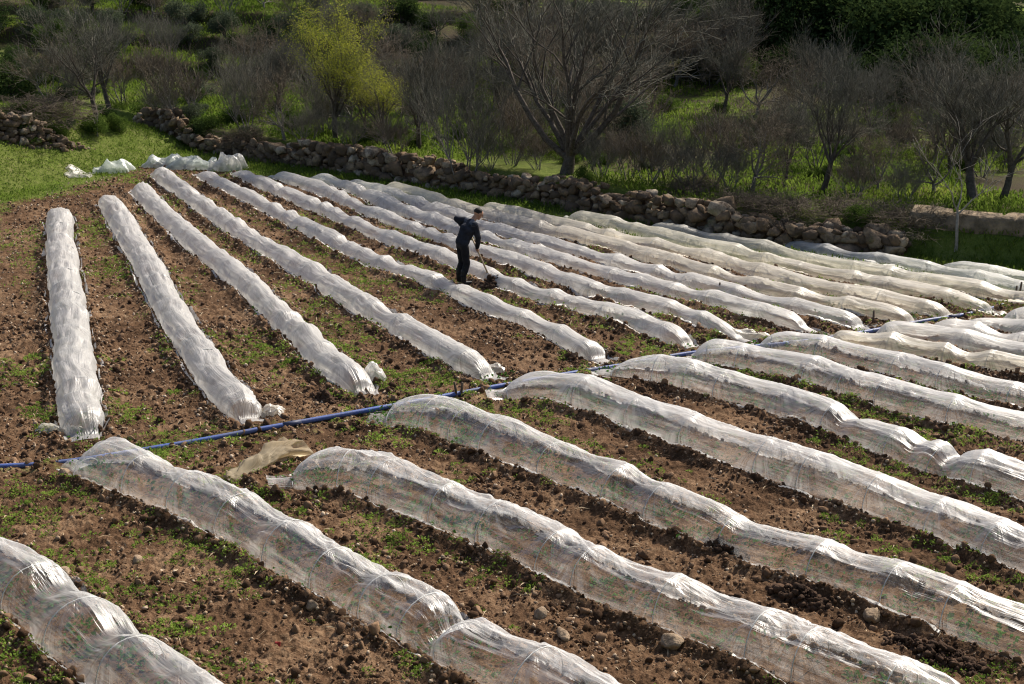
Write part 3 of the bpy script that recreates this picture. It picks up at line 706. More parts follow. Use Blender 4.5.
stone_wall("stone_wall", "vine-covered pile of pale stones on the bank at the upper left edge", [(-20.5, 40.6), (-17.5, 41.6), (-15.4, 42.6), (-13.9, 43.9), (-13.3, 45.0)], lambda u: 1.25 if u < 6 else 1.25 - 0.3 * (u - 6), seed=2, smin=0.06, smax=0.17)
# flat-topped ledge at the right
a, b = unp(905, 254), unp(1045, 268)
tdv = (b - a) / np.linalg.norm(b - a); nv = np.array([-tdv[1], tdv[0]]); nv = nv if nv[1] > 0 else -nv
ln = np.linalg.norm(b - a) + 3
mb = MB()
n = 170; xs = np.linspace(0, ln, n); prof = [(0.25, 0.30), (0.22, 0.62), (0.25, 0.97), (0.40, 1.02), (0.9, 1.02), (0.95, 0.3)]
Vv = []
for i_, x_ in enumerate(xs):
    for j_, (o, z) in enumerate(prof):
        q = a + tdv * x_ + nv * (o + 0.26 * (float(fbm(x_ * 1.3, j_ * 3.1, 4, 4)) - 0.5)); Vv.append([q[0], q[1], z + 0.20 * (float(fbm(x_ * 1.1, j_ * 1.7, 6, 4)) - 0.5) - 0.10 * (math.exp(-(((x_ * 0.9 + 0.3 * j_) % 1.0) / 0.07) ** 2))])
Vv = np.array(Vv); o3 = np.array([Vv[:, 0].mean(), Vv[:, 1].mean(), 0])
LEDGE = mat_basic("ledge_stone", (0.07, 0.055, 0.035), (0.26, 0.195, 0.125), 3.5, 0.95, 0.07, 9)
o = link("stone_ledge", mesh_np("stone_ledge", Vv - o3, grid_faces(n, len(prof)), False), None, LEDGE); o.location = o3
tag(o, "flat-topped tan stone ledge continuing the wall at the right edge", "ledge")

# ------------------------------------------------------------------ trees
def grow(seed, height, trunk_r, trunk_len=0.25, levels=4, spread=0.75, kids=(5, 5, 6, 6), lean=(0, 0), updraft=0.18, crook=0.16, limb_len=0.62, stems=1, decay=0.62, twig_r=0.006):
    rg = np.random.default_rng(seed); br = []
    def branch(p, d, L, r, lev):
        n = 7 if lev == 0 else 6 if lev == 1 else 5 if lev == 2 else 4
        P = [p]; D = d / np.linalg.norm(d)
        for i in range(n - 1):
            D = D + rg.normal(0, crook * (0.6 if lev == 0 else 1), 3) + np.array([0, 0, updraft * (0.4 if lev else 0.2)])
            D /= np.linalg.norm(D); P.append(P[-1] + D * L / (n - 1))
        P = np.array(P); r1 = max(twig_r * 0.7, r * (0.62 if lev == 0 else 0.35))
        br.append((lev, P, np.linspace(r, r1, n)))
        if lev >= levels: return
        k = kids[lev]; k = max(2, int(round(k * rg.uniform(0.8, 1.2))))
        for c in range(k):
            f = (rg.uniform(0.75, 1.0) if lev == 0 else rg.uniform(0.25, 1.0)) if c else 1.0
            i = min(n - 2, int(f * (n - 1))); q = P[i] + (P[i + 1] - P[i]) * (f * (n - 1) - i)
            dd = P[i + 1] - P[i]; dd /= np.linalg.norm(dd)
            az = (c + rg.uniform(-0.3, 0.3)) * 2 * math.pi / k + lev
            u = np.cross(dd, [0.3, 0.2, 1.0]); u /= np.linalg.norm(u) + 1e-9; v = np.cross(dd, u)
            sp = spread * rg.uniform(0.55, 1.25) * (0.5 if c == 0 else 1)
            nd = dd * math.cos(sp) + (u * math.cos(az) + v * math.sin(az)) * math.sin(sp)
            LL = (height * limb_len if lev == 0 else L * decay) * rg.uniform(0.7, 1.15)
            branch(q, nd, LL, max(twig_r, (r + (r1 - r) * f) * rg.uniform(0.48, 0.72) * (1.12 if lev == 0 else 1)), lev + 1)
    for sidx in range(stems):
        a = sidx * 2 * math.pi / stems + rg.uniform(-0.5, 0.5); k = 0.45 if stems > 1 else 0.0
        branch(np.array([0.12 * math.cos(a) * (stems > 1), 0.12 * math.sin(a) * (stems > 1), -0.15]), np.array([lean[0] + k * math.cos(a), lean[1] + k * math.sin(a), 1.0]), height * trunk_len * rg.uniform(0.85, 1.2), trunk_r * (1 if stems == 1 else rg.uniform(0.6, 1)), 0)
    return br
def tree_meshes(br, name):
    a, b = MB(), MB()
    for lev, P, r in br:
        if lev <= 2: a.tube(P, r, 8 if lev == 0 else 6 if lev == 1 else 4, cap=False)
        else: b.tube(P, r, 3, cap=False)
    return a.mesh(name + "_trunk", True), (b.mesh(name + "_twigs") if b.n else None)
def tips(br, lev_min=3):
    return np.concatenate([P[1:] for lev, P, r in br if lev >= lev_min])
PROTO = {}
def proto(kind, br, bark, twig, leaf=None, nleaf=0, lsize=0.06, lspread=0.15):
    tm, wm = tree_meshes(br, kind); tm.materials.append(bark)
    if wm: wm.materials.append(twig)
    lm = None
    if leaf:
        tp = tips(br); k = RNG.integers(0, len(tp), nleaf)
        P = tp[k] + RNG.normal(0, lspread, (nleaf, 3))
        L = RNG.uniform(0.6, 1.4, nleaf) * lsize
        lm = leaf_cloud(P, RNG.normal(size=(nleaf, 3)), L, L * 0.6, leaf, kind, "")
        lm.materials.append(leaf)
    allp = np.concatenate([P for _, P, _ in br])
    PROTO[kind] = (tm, wm, lm, allp[:, 2].max())
def blob_proto(kind, leaf, bark, nclump, nleaf, lsize, seed, shape=(1, 1, 0.8), trunk_h=0.35, low=0.0):
    """rounded bush or evergreen of unit height: leaves spread through uneven clumps on a few stems"""
    rg = np.random.default_rng(seed)
    c = rg.normal(size=(nclump, 3)); c /= np.linalg.norm(c, axis=1)[:, None]
    c *= rg.uniform(0.25, 1.0, (nclump, 1)) ** 0.5
    c = c * np.array(shape) * 0.40; c[:, 2] = np.abs(c[:, 2] + 0.12) if low else c[:, 2]
    c[:, 2] += trunk_h + (0.0 if low else 0.25)
    cr = rg.uniform(0.10, 0.24, nclump)
    k = rg.integers(0, nclump, nleaf)
    d = rg.normal(size=(nleaf, 3)); d /= np.linalg.norm(d, axis=1)[:, None]
    P = c[k] + d * (cr[k] * rg.uniform(0.3, 1.0, nleaf) ** 0.5)[:, None]
    P = P + 0.03 * rg.normal(size=P.shape)
    P[:, 2] = np.maximum(P[:, 2], 0.02)
    N = d + rg.normal(0, 0.8, (nleaf, 3)); L = rg.uniform(0.6, 1.4, nleaf) * lsize
    lm = leaf_cloud(P, N, L, L * 0.55, leaf, kind, ""); lm.materials.append(leaf)
    mb = MB()
    for j in range(min(9, nclump)):
        e = c[j]; mid = e * 0.5 + np.array([0, 0, 0.05]) ; mb.tube([[0.02 * math.cos(j), 0.02 * math.sin(j), -0.05], mid * [0.5, 0.5, 1], e], [0.028, 0.018, 0.006], 5, False)
    tm = mb.mesh(kind + "_trunk", True); tm.materials.append(bark)
    PROTO[kind] = (tm, None, lm, 1.0)

proto("big", grow(11, 6.2, 0.28, 0.15, 4, 0.62, (8, 6, 6, 5), (0.05, 0), 0.15, 0.15, 0.85, decay=0.50, twig_r=0.011), BARK, TWIG)
proto("bare_a", grow(12, 4.5, 0.12, 0.26, 4, 0.62, (5, 6, 7, 6), (-0.1, 0), 0.22, 0.17, 0.48), BARK, TWIG)
proto("bare_b", grow(13, 4.5, 0.14, 0.30, 4, 0.55, (5, 7, 7, 6), (0.15, 0), 0.30, 0.15, 0.45), BARK, TWIG)
proto("bare_c", grow(14, 4.2, 0.10, 0.22, 4, 0.85, (6, 6, 7, 6), (0.05, 0.1), 0.12, 0.2, 0.50), BARK_GREY, TWIG_RED)
proto("multi_a", grow(15, 4.0, 0.05, 0.35, 3, 0.50, (5, 7, 7), (0, 0), 0.3, 0.14, 0.42, stems=6), BARK_GREY, TWIG)
proto("multi_b", grow(16, 3.0, 0.035, 0.38, 3, 0.55, (5, 7, 6), (0, 0), 0.28, 0.17, 0.40, stems=7), BARK_GREY, TWIG_RED)
proto("yellow_a", grow(17, 4.6, 0.09, 0.30, 3, 0.45, (6, 7, 7), (0, 0), 0.35, 0.14, 0.48), BARK, TWIG, SPRING, 15000, 0.038, 0.10)
proto("yellow_b", grow(18, 3.4, 0.08, 0.25, 3, 0.55, (6, 7, 7), (0, 0), 0.3, 0.15, 0.50), BARK, TWIG, SPRING, 12000, 0.038, 0.10)
proto("pale", grow(19, 4.0, 0.06, 0.35, 3, 0.70, (4, 5, 4), (0.05, 0), 0.15, 0.2, 0.55, twig_r=0.008), BARK_PALE, BARK_PALE)
proto("sapling", grow(20, 1.2, 0.03, 0.45, 2, 0.5, (4, 4), (0, 0), 0.25, 0.2, 0.4), BARK_PALE, BARK_PALE)
proto("bramble", grow(21, 0.9, 0.012, 0.30, 3, 0.9, (5, 6, 5), (0, 0), -0.05, 0.28, 0.6, stems=12, twig_r=0.004), TWIG_RED, TWIG_RED)
blob_proto("olive_a", OLIVE, BARK, 22, 5200, 0.045, 31, (1.2, 1.2, 0.75), 0.30)
blob_proto("olive_b", OLIVE, BARK, 26, 5200, 0.045, 32, (1.35, 1.1, 0.65), 0.25)
blob_proto("ever_a", EVERG, BARK, 24, 6500, 0.045, 33, (1.1, 1.1, 0.85), 0.15, 1)
blob_proto("ever_b", EVERG, BARK, 30, 6500, 0.045, 34, (1.5, 1.3, 0.65), 0.12, 1)
blob_proto("green_a", GREENB, BARK, 24, 5200, 0.045, 35, (1.2, 1.1, 0.75), 0.12, 1)
blob_proto("green_b", GREENB, BARK, 30, 5200, 0.045, 36, (1.0, 1.0, 0.95), 0.2, 0)

def plant(kind, name, pos, height, label, cat="tree", group=None, rz=0.0, wide=1.0, tilt=(0, 0)):
    tm, wm, lm, hh = PROTO[kind]
    o = empty(name, pos, label, cat, group, rz)
    k = height / hh; o.scale = (k * wide, k * wide, k); o.rotation_euler = (tilt[0], tilt[1], rz)
    link("trunk", tm, o)
    if wm: link("twigs", wm, o)
    if lm: link("crown", lm, o)
    return o
def at_px(px, py):
    p, t = march(px, py); return p, FPX / (p[1] * math.cos(PITCH) + (CAM_H - p[2]) * math.sin(PITCH))
def tree_px(kind, name, px, py, hpx, label, cat="tree", group=None, rz=None, wide=1.0, tilt=(0, 0)):
    p, sc = at_px(px, py)
    return plant(kind, name, tuple(p - [0, 0, 0.03]), hpx / sc / 0.96, label, cat, group, random.uniform(0, 6.28) if rz is None else rz, wide, tilt)
GB = "bare trees beyond the stone wall"; GS = "twiggy shrubs beyond the stone wall"
tree_px("big", "bare_tree", 566, 174, 240, "biggest bare tree, with a thick forked grey trunk behind the middle of the wall", group=GB, rz=0.4, wide=1.15)
tree_px("bare_a", "bare_tree", 98, 122, 128, "bare leaning tree at the top of the grassy corner beside the pale stones", group=GB, rz=0.5, wide=1.2)
tree_px("bare_b", "bare_tree", 110, 112, 125, "dark upright bare tree right behind the leaning one at the grass corner", group=GB, rz=2.0)
tree_px("sapling", "dead_sapling", 97, 137, 32, "small pale dead sapling on the grass below the leaning tree", rz=1.0)
tree_px("multi_b", "bare_shrub", 185, 126, 70, "thin brown bare shrub right of the bright green bush", "shrub", GS)
tree_px("multi_a", "bare_shrub", 245, 138, 90, "grey many-stemmed bare shrub left of the spreading low tree", "shrub", GS)
tree_px("bare_c", "bare_tree", 285, 140, 85, "low bare tree with spreading branches left of the yellow-green trees", group=GB)
tree_px("yellow_a", "spring_tree", 336, 142, 136, "taller yellow-green leafing tree behind the wall", group="yellow-green trees coming into leaf", rz=0.2, wide=1.25)
tree_px("yellow_b", "spring_tree", 384, 148, 92, "shorter yellow-green leafing tree just right of the taller one", group="yellow-green trees coming into leaf", rz=1.4, wide=1.3)
tree_px("bare_b", "bare_tree", 420, 150, 130, "slender grey bare tree between the yellow trees and the big bare tree", group=GB, rz=3.9)
tree_px("multi_a", "bare_shrub", 462, 190, 140, "tall many-stemmed bare shrub growing in front of the wall left of the big tree", "shrub", GS, rz=2.3, wide=0.85)
tree_px("multi_b", "bare_shrub", 512, 165, 75, "grey bare shrub just left of the big tree's trunk", "shrub", GS)
tree_px("multi_b", "bare_shrub", 628, 180, 62, "grey bare shrub just right of the big tree's trunk", "shrub", GS)
tree_px("multi_a", "bare_shrub", 668, 182, 80, "pale twiggy shrub behind the wall's large flat boulder", "shrub", GS)
tree_px("multi_b", "bare_shrub", 712, 186, 85, "twiggy shrub between the big tree and the leaning pair", "shrub", GS)
tree_px("bare_c", "bare_tree", 752, 192, 112, "bare tree leaning right, left of the tallest reddish crown", group=GB, rz=0.3)
tree_px("bare_a", "bare_tree", 785, 186, 95, "thin bare tree between the leaning one and the tallest reddish crown", group=GB, rz=4.2)
tree_px("bare_b", "bare_tree", 822, 193, 168, "tallest reddish bare crown right of the big tree, on a dark leaning trunk", group=GB, rz=5.4, wide=0.9)
tree_px("bare_c", "bare_tree", 877, 194, 74, "small round-headed bare tree with a dark stubby trunk on the sunny grass", group=GB, rz=2.8)
tree_px("bare_b", "bare_tree", 972, 202, 185, "wide grey bare tree at the right edge, left one of the pair", group=GB, rz=1.1, wide=1.4)
tree_px("bare_a", "bare_tree", 1003, 200, 180, "grey bare tree at the right edge, right one of the pair", group=GB, rz=3.1, wide=1.2)
tree_px("bare_c", "bare_tree", 935, 196, 96, "low grey bare tree left of the pair at the right edge", group=GB, rz=5.2)
for (px, py, hp, lab) in [(490, 172, 52, "small bare shrub close behind the wall, second left of the big trunk"), (538, 170, 44, "small bare shrub touching the left side of the big trunk"), (600, 178, 58, "bare shrub between the big trunk and the first shrub on its right"), (648, 184, 56, "low bare shrub close behind the wall above the flat boulder"), (692, 190, 60, "bushy bare shrub close behind the wall before the leaning tree"), (730, 192, 54, "low bare shrub at the foot of the leaning tree"), (852, 200, 46, "small bare shrub between the tallest crown and the round-headed tree"), (905, 204, 50, "bare shrub close behind the wall right of the round-headed tree"), (350, 152, 46, "low bare shrub at the feet of the two yellow-green trees"), (305, 148, 50, "low bare shrub left of the taller yellow-green tree"), (395, 158, 50, "low bare shrub right of the shorter yellow-green tree")]:
    tree_px(random.choice(["multi_a", "multi_b"]), "bare_shrub", px, py, hp, lab, "shrub", GS, wide=1.3)
tree_px("pale", "bare_tree", 955, 252, 135, "thin pale bare tree standing in front of the ledge", group=GB, rz=0.7, wide=1.1)
for i_, (px, py, hp, lab) in enumerate([(745, 208, 22, "dry brown bramble hanging over the wall below the leaning bare tree"), (790, 212, 24, "dry brown bramble on the wall above the reddish rubble"), (840, 214, 22, "dry bramble tangle on the wall left of the green tuft"), (905, 222, 26, "dry bramble where the wall meets the ledge"), (250, 140, 18, "dry bramble on the left part of the wall"), (690, 195, 14, "small dry bramble on the wall above its large flat boulder"), (35, 115, 28, "grey bramble trailing over the pale stones at the left edge")]):
    tree_px("bramble", "bramble", px, py, hp, lab, "bramble", "dry brambles along the walls", wide=2.2)
tree_px("green_a", "green_bush", 148, 122, 34, "bright green rounded bush beside the leaning tree", "bush")
tree_px("ever_a", "evergreen_bush", 168, 116, 24, "small dark evergreen bush right of the bright green bush", "bush")
tree_px("ever_b", "evergreen_bush", 18, 98, 68, "large dark evergreen bush above the pale stones at the left edge", "bush")
tree_px("green_a", "green_bush", 862, 222, 26, "low green tuft growing on the wall near its right end", "bush", wide=1.4)
tree_px("bramble", "bramble", 690, 190, 20, "dark bramble at the foot of the round-headed tree", "bramble", wide=2.0)
tree_px("green_b", "green_bush", 585, 190, 22, "green leafy plant at the wall foot below the big tree", "bush")
for (px, py, hp, lab) in [(14, 132, 22, "ivy clump on the face of the pale stone pile at the left edge"), (58, 136, 18, "ivy clump at the right end of the pale stone pile"), (36, 126, 20, "ivy clump high in the middle of the pale stone pile"), (30, 143, 14, "low ivy clump at the foot of the pale stone pile")]:
    tree_px("green_a", "ivy_bush", px, py, hp, lab, "bush", wide=1.5)
UG = "low green undergrowth bushes between the valley trees"
rgu = np.random.default_rng(77); cnt = 0
while cnt < 100:
    px, py = rgu.uniform(0, 1030), rgu.uniform(95, 195)
    if py > 128 + px * 0.066 or py < 90 + px * 0.03: continue
    cnt += 1
    tree_px(rgu.choice(["green_a", "ever_a", "olive_b", "green_b"]), "undergrowth_bush", px, py, rgu.uniform(10, 24), "low green undergrowth bush between the bare trees behind the wall", "bush", UG, wide=rgu.uniform(1.0, 1.6))
tree_px("olive_a", "olive_tree", 620, 150, 60, "grey-green olive just right of the big bare tree, behind the shrubs", "tree")

# middle distance: more bare trees between the valley and the terraces
rg = np.random.default_rng(5)
MIDG = "bare trees on the valley floor in front of the terraces"
placed = []
tries = 0
while len(placed) < 78 and tries < 6000:
    tries += 1
    px, py = rg.uniform(-20, 1044), rg.uniform(60, 178)
    if py > 116 + px * 0.07 or (px > 740 and py < 104) or (px < 480 and (py < 92 or rg.random() < 0.5)): continue
    if any(abs(px - q[0]) < 20 and abs(py - q[1]) < 9 for q in placed): continue
    placed.append((px, py))
    kind = rg.choice(["bare_a", "bare_b", "bare_c", "multi_a", "multi_b"])
    sh = kind.startswith("multi")
    tree_px(kind, "bare_shrub" if sh else "bare_tree", px, py, rg.uniform(55, 105) * (0.8 if sh else 1.0),
            "greyish bare shrub among the trees on the valley floor before the terraces" if sh else "greyish bare tree among the shrubs on the valley floor before the terraces",
            "shrub" if sh else "tree", "bare shrubs on the valley floor in front of the terraces" if sh else MIDG, wide=rg.uniform(0.95, 1.35))
# hillside
HILLP = [("olive_a", 225, 38, 30), ("olive_b", 290, 40, 32), ("olive_a", 35, 40, 36), ("olive_b", 70, 36, 30), ("olive_a", 190, 48, 26), ("green_a", 512, 60, 30), ("ever_a", 265, 45, 30), ("olive_b", 735, 40, 34), ("green_b", 755, 42, 26)]
for (k_, px, py, hp) in HILLP:
    tree_px(k_, "olive_tree" if k_[0] == "o" else "hillside_bush", px, py, hp, "greyish rounded olive tree on the terraced hillside" if k_[0] == "o" else "rounded leafy bush on the terraced hillside", "tree" if k_[0] == "o" else "bush", "olive trees on the terraced hillside" if k_[0] == "o" else "leafy bushes on the terraced hillside")
pl2 = [(p[1], p[2]) for p in HILLP]; tries = 0
while len(pl2) < 130 and tries < 6000:
    tries += 1
    px, py = rg.uniform(-30, 1054), rg.uniform(6, 88)
    if any(abs(px - q[0]) < 22 and abs(py - q[1]) < 8 for q in pl2): continue
    pl2.append((px, py))
    dark = px > 700 or rg.random() < 0.35
    if dark:
        kind = rg.choice(["ever_a", "ever_b", "ever_a", "green_b"])
        tree_px(kind, "hillside_bush", px, py, rg.uniform(22, 40), "rounded leafy bush on the terraced hillside", "bush", "leafy bushes on the terraced hillside", wide=rg.uniform(0.9, 1.3))
    elif rg.random() < 0.5:
        tree_px(rg.choice(["olive_a", "olive_b"]), "olive_tree", px, py, rg.uniform(20, 34), "greyish rounded olive tree on the terraced hillside", "tree", "olive trees on the terraced hillside", wide=rg.uniform(0.9, 1.3))
    else:
        tree_px(rg.choice(["bare_a", "bare_c", "multi_a"]), "bare_tree", px, py, rg.uniform(32, 56), "grey bare tree standing on the terraced hillside", "tree", "bare trees on the terraced hillside", wide=rg.uniform(1.0, 1.4))
# dense dark evergreens at the upper right
k_ = 0
while k_ < 36:
    px, py = rg.uniform(740, 1050), rg.uniform(30, 105)
    if py > 60 and px < 860: continue
    k_ += 1
    tree_px(rg.choice(["ever_a", "ever_b", "ever_a"]), "evergreen_tree", px, py, rg.uniform(60, 105), "dense dark evergreen tree on the shaded slope at the upper right", "tree", "dark evergreens at the upper right", wide=rg.uniform(0.9, 1.2))
tree_px("green_b", "evergreen_tree", 935, 80, 72, "lighter green evergreen tree among the dark ones at the upper right", "tree")

# ------------------------------------------------------------------ small things on the field
def stick(px, py, h, label, tilt=(0.1, 0.0), r=0.022, name="stake", mat=STICK, group=None):
    p = gpt(px, py); mb = MB()
    mb.tube([[0, 0, -0.1], [tilt[0] * h * 0.5 + 0.01, tilt[1] * h * 0.5, h * 0.5], [tilt[0] * h, tilt[1] * h, h]], [r, r * 1.05, r * 0.85], 7)
    o = mb.build(name, mat, None, True); o.location = p
    return tag(o, label, "stake", group)
GK = "short wooden stakes along the pipe"
stick(456, 397, 0.26, "left of two short brown stakes standing at the pipe", (-0.1, 0), group=GK)
stick(460, 396, 0.24, "right of two short brown stakes standing at the pipe", (0.18, 0), group=GK)
stick(718, 296, 0.28, "dark short stake between the flattened cream tail and the peaked row cover", group=GK)
stick(872, 326, 0.26, "dark short stake on the grass between two right-hand row cover ends", (0.05, 0), group=GK)
stick(1014, 300, 0.30, "left of the two far stakes by the pipe at the right edge", group=GK)
stick(1018, 299, 0.32, "right of the two far stakes by the pipe at the right edge", (0.12, 0), group=GK)
a, b = gpt(364, 390), gpt(376, 406)
mb = MB(); mb.tube([a + [0, 0, 0.10], (a + b) / 2 + [0, 0, 0.07], b + [0, 0, 0.05]], 0.014, 6)
tag(mb.build("fallen_stick", STICK, None, True), "thin dark stick lying against the pipe below the torn flap", "stick")

def stone(px, py, r, label, squash=(1.2, 0.9, 0.75), mat=None, seed=0, name="stone"):
    rg = np.random.default_rng(700 + seed); V0, F0 = ICO3
    v = np.sign(V0) * np.abs(V0) ** 0.8
    nz = fbm(V0[:, 0] * 1.7 + V0[:, 2] * 1.3 + seed, V0[:, 1] * 1.7 - V0[:, 2] * 0.9, 7, 3)
    pl_ = rg.normal(size=(9, 3)); pl_ /= np.linalg.norm(pl_, axis=1)[:, None]
    for q_ in pl_: v = v - np.maximum(v @ q_ - rg.uniform(0.55, 0.85), 0)[:, None] * q_          # broken faces
    v = v * (0.8 + 0.4 * nz)[:, None] * np.array(squash) * r * 0.9
    a_ = rg.uniform(0, 6.28); c_, s_ = math.cos(a_), math.sin(a_)
    v = v @ np.array([[c_, s_, 0], [-s_, c_, 0], [0, 0, 1]])
    o = link(name, mesh_np(name, v, F0, False), None, mat or ROCK); p = gpt(px, py); o.location = p + [0, 0, r * 0.2]
    return tag(o, label, "stone", "larger stones on the soil")
stone(872, 620, 0.15, "large tan stone among dark clods between two row covers at lower right", (1.0, 0.8, 1.0), seed=1)
stone(672, 648, 0.13, "tan wedge-shaped stone at the foot of the row cover near the bottom edge", seed=2)
stone(564, 637, 0.11, "flat tan stone on bare soil near the bottom edge", (1.3, 0.8, 0.6), seed=3)
stone(540, 616, 0.10, "pale rounded stone above the flat tan one near the bottom edge", seed=4)
stone(66, 580, 0.10, "greyish stone beside the slack row cover at bottom left", seed=5)
stone(312, 610, 0.09, "brown stone at the lower edge of the row cover with the collapsed gap", seed=6)
stone(138, 562, 0.09, "pale stone right of the slack row cover at bottom left", seed=7)
stone(64, 474, 0.10, "brown stone by the pipe at the end of the left row cover", seed=8)

def cloth(px, py, wx, wy, hz, mat, label, seed, name="plastic_scrap", n=36, m=24, peak=1.0, rz=0.0, cat="plastic sheet", spikes=2.6):
    u, v = np.meshgrid(np.linspace(-1, 1, n), np.linspace(-1, 1, m), indexing='ij')
    rad = np.sqrt(u ** 2 + v ** 2)
    edge = 1 + 0.35 * (vn(np.arctan2(v, u) * 2.0 + 9, rad * 0 + seed, seed) - 0.5)
    x = u * wx / 2 * edge + 0.05 * (vn(u * 4, v * 4, seed + 1) - 0.5); y = v * wy / 2 * edge + 0.05 * (vn(u * 4, v * 4, seed + 2) - 0.5)
    prof = np.clip(1 - np.maximum(np.abs(u) ** 2.5, np.abs(v) ** 2), 0, 1) ** 0.6
    z = hz * prof * (0.6 + 1.3 * (1 - 2 * np.abs(vn(u * spikes * wx * 0.45 + v * 0.5, v * 0.7, seed + 3) - 0.5)) ** 2 * peak - 0.25 * peak + 0.25 * np.abs(vn(u * 4 * wx, v * 3 + u * 2, seed + 5) - 0.5))
    c_, s_ = math.cos(rz), math.sin(rz); X, Y = x * c_ - y * s_, x * s_ + y * c_
    p = gpt(px, py)
    Z = z + surf(X + p[0], Y + p[1]) - p[2] + 0.02
    me = mesh_np(name, np.stack([X, Y, Z], -1).reshape(-1, 3), grid_faces(n, m), True)
    uvl = me.uv_layers.new(name="UVMap"); li = np.zeros(len(me.loops), np.int32); me.loops.foreach_get("vertex_index", li)
    uvl.data.foreach_set("uv", np.stack([x.ravel()[li], y.ravel()[li]], 1).astype(np.float32).ravel())
    uvl = me.uv_layers.new(name="fan"); uvl.data.foreach_set("uv", np.stack([np.arctan2(y, x).ravel()[li], rad.ravel()[li]], 1).astype(np.float32).ravel())
    me.uv_layers["UVMap"].active_render = True
    o = link(name, me, None, mat); o.location = p
    return tag(o, label, cat)
cloth(113, 172, 1.15, 0.7, 0.34, FILM_GREEN, "small domed heap of white plastic film on the grass corner", 3, peak=0.5)
cloth(80, 176, 0.75, 0.7, 0.06, FILM_CREAM, "flat cream scrap of film lying on the grass left of the domed heap", 4)
d1, d2 = unp(148, 168), unp(250, 172); ang = math.atan2((d2 - d1)[1], (d2 - d1)[0])
cloth(163, 166, 1.3, 0.8, 0.27, FILM_GREEN, "left heap of folded greenish film behind the far row ends", 5, name="folded_film", peak=0.9, rz=ang, n=48)
cloth(196, 168, 1.5, 0.8, 0.28, FILM_GREEN, "middle heap of folded greenish film behind the far row ends", 6, name="folded_film", peak=1.0, rz=ang, n=48)
cloth(228, 170, 1.0, 0.8, 0.32, FILM_FAR, "right peaked heap of folded white film behind the far row ends", 7, name="folded_film", peak=1.1, rz=ang, n=40)
cloth(273, 414, 0.34, 0.5, 0.07, FILM_CREAM, "crumpled cream rag of film by the pipe right of the second row's end", 8)
cloth(374, 382, 0.40, 0.35, 0.13, FILM_FAR, "torn upright flap of white film at the third row's end", 9)
tp_ = np.array([unp(*p) for p in ((296, 452), (282, 457), (268, 463), (254, 470), (242, 477), (231, 482))]); tq_, ts_ = resample(tp_, 0.02)
nn_ = len(tq_); f_ = ts_ / ts_[-1]; aa_ = np.linspace(0, 2 * math.pi, 29)[:-1]
tg_ = np.gradient(tq_, axis=0); tg_ /= np.linalg.norm(tg_, axis=1)[:, None]; tn_ = np.stack([-tg_[:, 1], tg_[:, 0]], 1)
A2, F2 = np.meshgrid(aa_, f_); tw_ = A2 + 1.3 * F2 + 0.8 * vn(F2 * 4, F2 * 0, 3)
rad_ = (0.13 * (1 - F2) ** 0.8 + 0.05) * (1 + 0.30 * (np.abs(np.sin(tw_ * 3.5 + 4 * vn(F2 * 5, F2 * 0, 6))) - 0.5) + 0.9 * (vn(np.cos(tw_) * 2 + F2 * 6, np.sin(tw_) * 2, 5) - 0.5))
rad_ *= np.where(F2 > 0.93, 0.5 + 1.5 * vn(A2 * 3, F2 * 9, 8), 1)
xx_ = tq_[:, 0][:, None] + tn_[:, 0][:, None] * rad_ * np.cos(A2) * 1.7; yy_ = tq_[:, 1][:, None] + tn_[:, 1][:, None] * rad_ * np.cos(A2) * 1.7
zz_ = 0.03 + 0.62 * rad_ * (np.sin(A2) + 0.55)
me = mesh_np("film_tail", np.stack([xx_ - tq_[0, 0], yy_ - tq_[0, 1], zz_], -1).reshape(-1, 3), grid_faces(nn_, 28, True), True)
for nm_ in ("UVMap", "fan"):
    uvl = me.uv_layers.new(name=nm_); li = np.zeros(len(me.loops), np.int32); me.loops.foreach_get("vertex_index", li)
    uvl.data.foreach_set("uv", np.stack([(F2 * 1.4).ravel()[li], (np.cos(tw_) * 0.3).ravel()[li]], 1).astype(np.float32).ravel())
o = link("film_tail", me, None, FILM_TAN); o.location = (tq_[0, 0], tq_[0, 1], 0.0)
tag(o, "twisted tan tail of spare film trailing from a clear row cover", "plastic sheet")
cloth(745, 338, 0.9, 0.4, 0.08, FILM_CREAM, "flattened cream film tail lying on the soil beside the peaked row cover", 11, rz=-0.2)
cloth(18 + 470, 372, 0.5, 0.3, 0.07, FILM_CREAM, "pale scrap of film at the fourth row's end", 12)
cloth(60, 432, 0.7, 0.25, 0.06, FILM_CREAM, "thin pale film strip on the soil at the first row's near end", 13)
RED = mat_basic("red_skin", (0.25, 0.02, 0.02), (0.4, 0.05, 0.05), 10, 0.5, 0)
stone(278, 643, 0.045, "small dark red fruit lying on the soil near the bottom edge", (1, 1, 0.9), RED, 9, "red_fruit")

# ------------------------------------------------------------------ the man
foot = gpt(462, 285); foot[2] = float(terrain(foot[0], foot[1])) + 0.01
NAVY = mat_basic("navy_cloth", (0.009, 0.010, 0.015), (0.026, 0.028, 0.038), 9, 0.9, 0.01)
BLACKC = mat_basic("black_trousers", (0.006, 0.006, 0.008), (0.014, 0.014, 0.017), 9, 0.9, 0.01)
SKIN = mat_basic("skin", (0.36, 0.19, 0.12), (0.46, 0.26, 0.17), 12, 0.6, 0)
BOOT = mat_basic("rubber_boot", (0.008, 0.008, 0.008), (0.02, 0.018, 0.016), 9, 0.55, 0)
HAIR = mat_basic("dark_hair", (0.008, 0.007, 0.006), (0.02, 0.017, 0.014), 40, 0.7, 0)
COLLAR = mat_basic("grey_yoke", (0.05, 0.055, 0.07), (0.09, 0.095, 0.11), 9, 0.9, 0.005)
man = empty("person", foot, "man in dark navy work clothes bending over a spade between the row covers", "person")
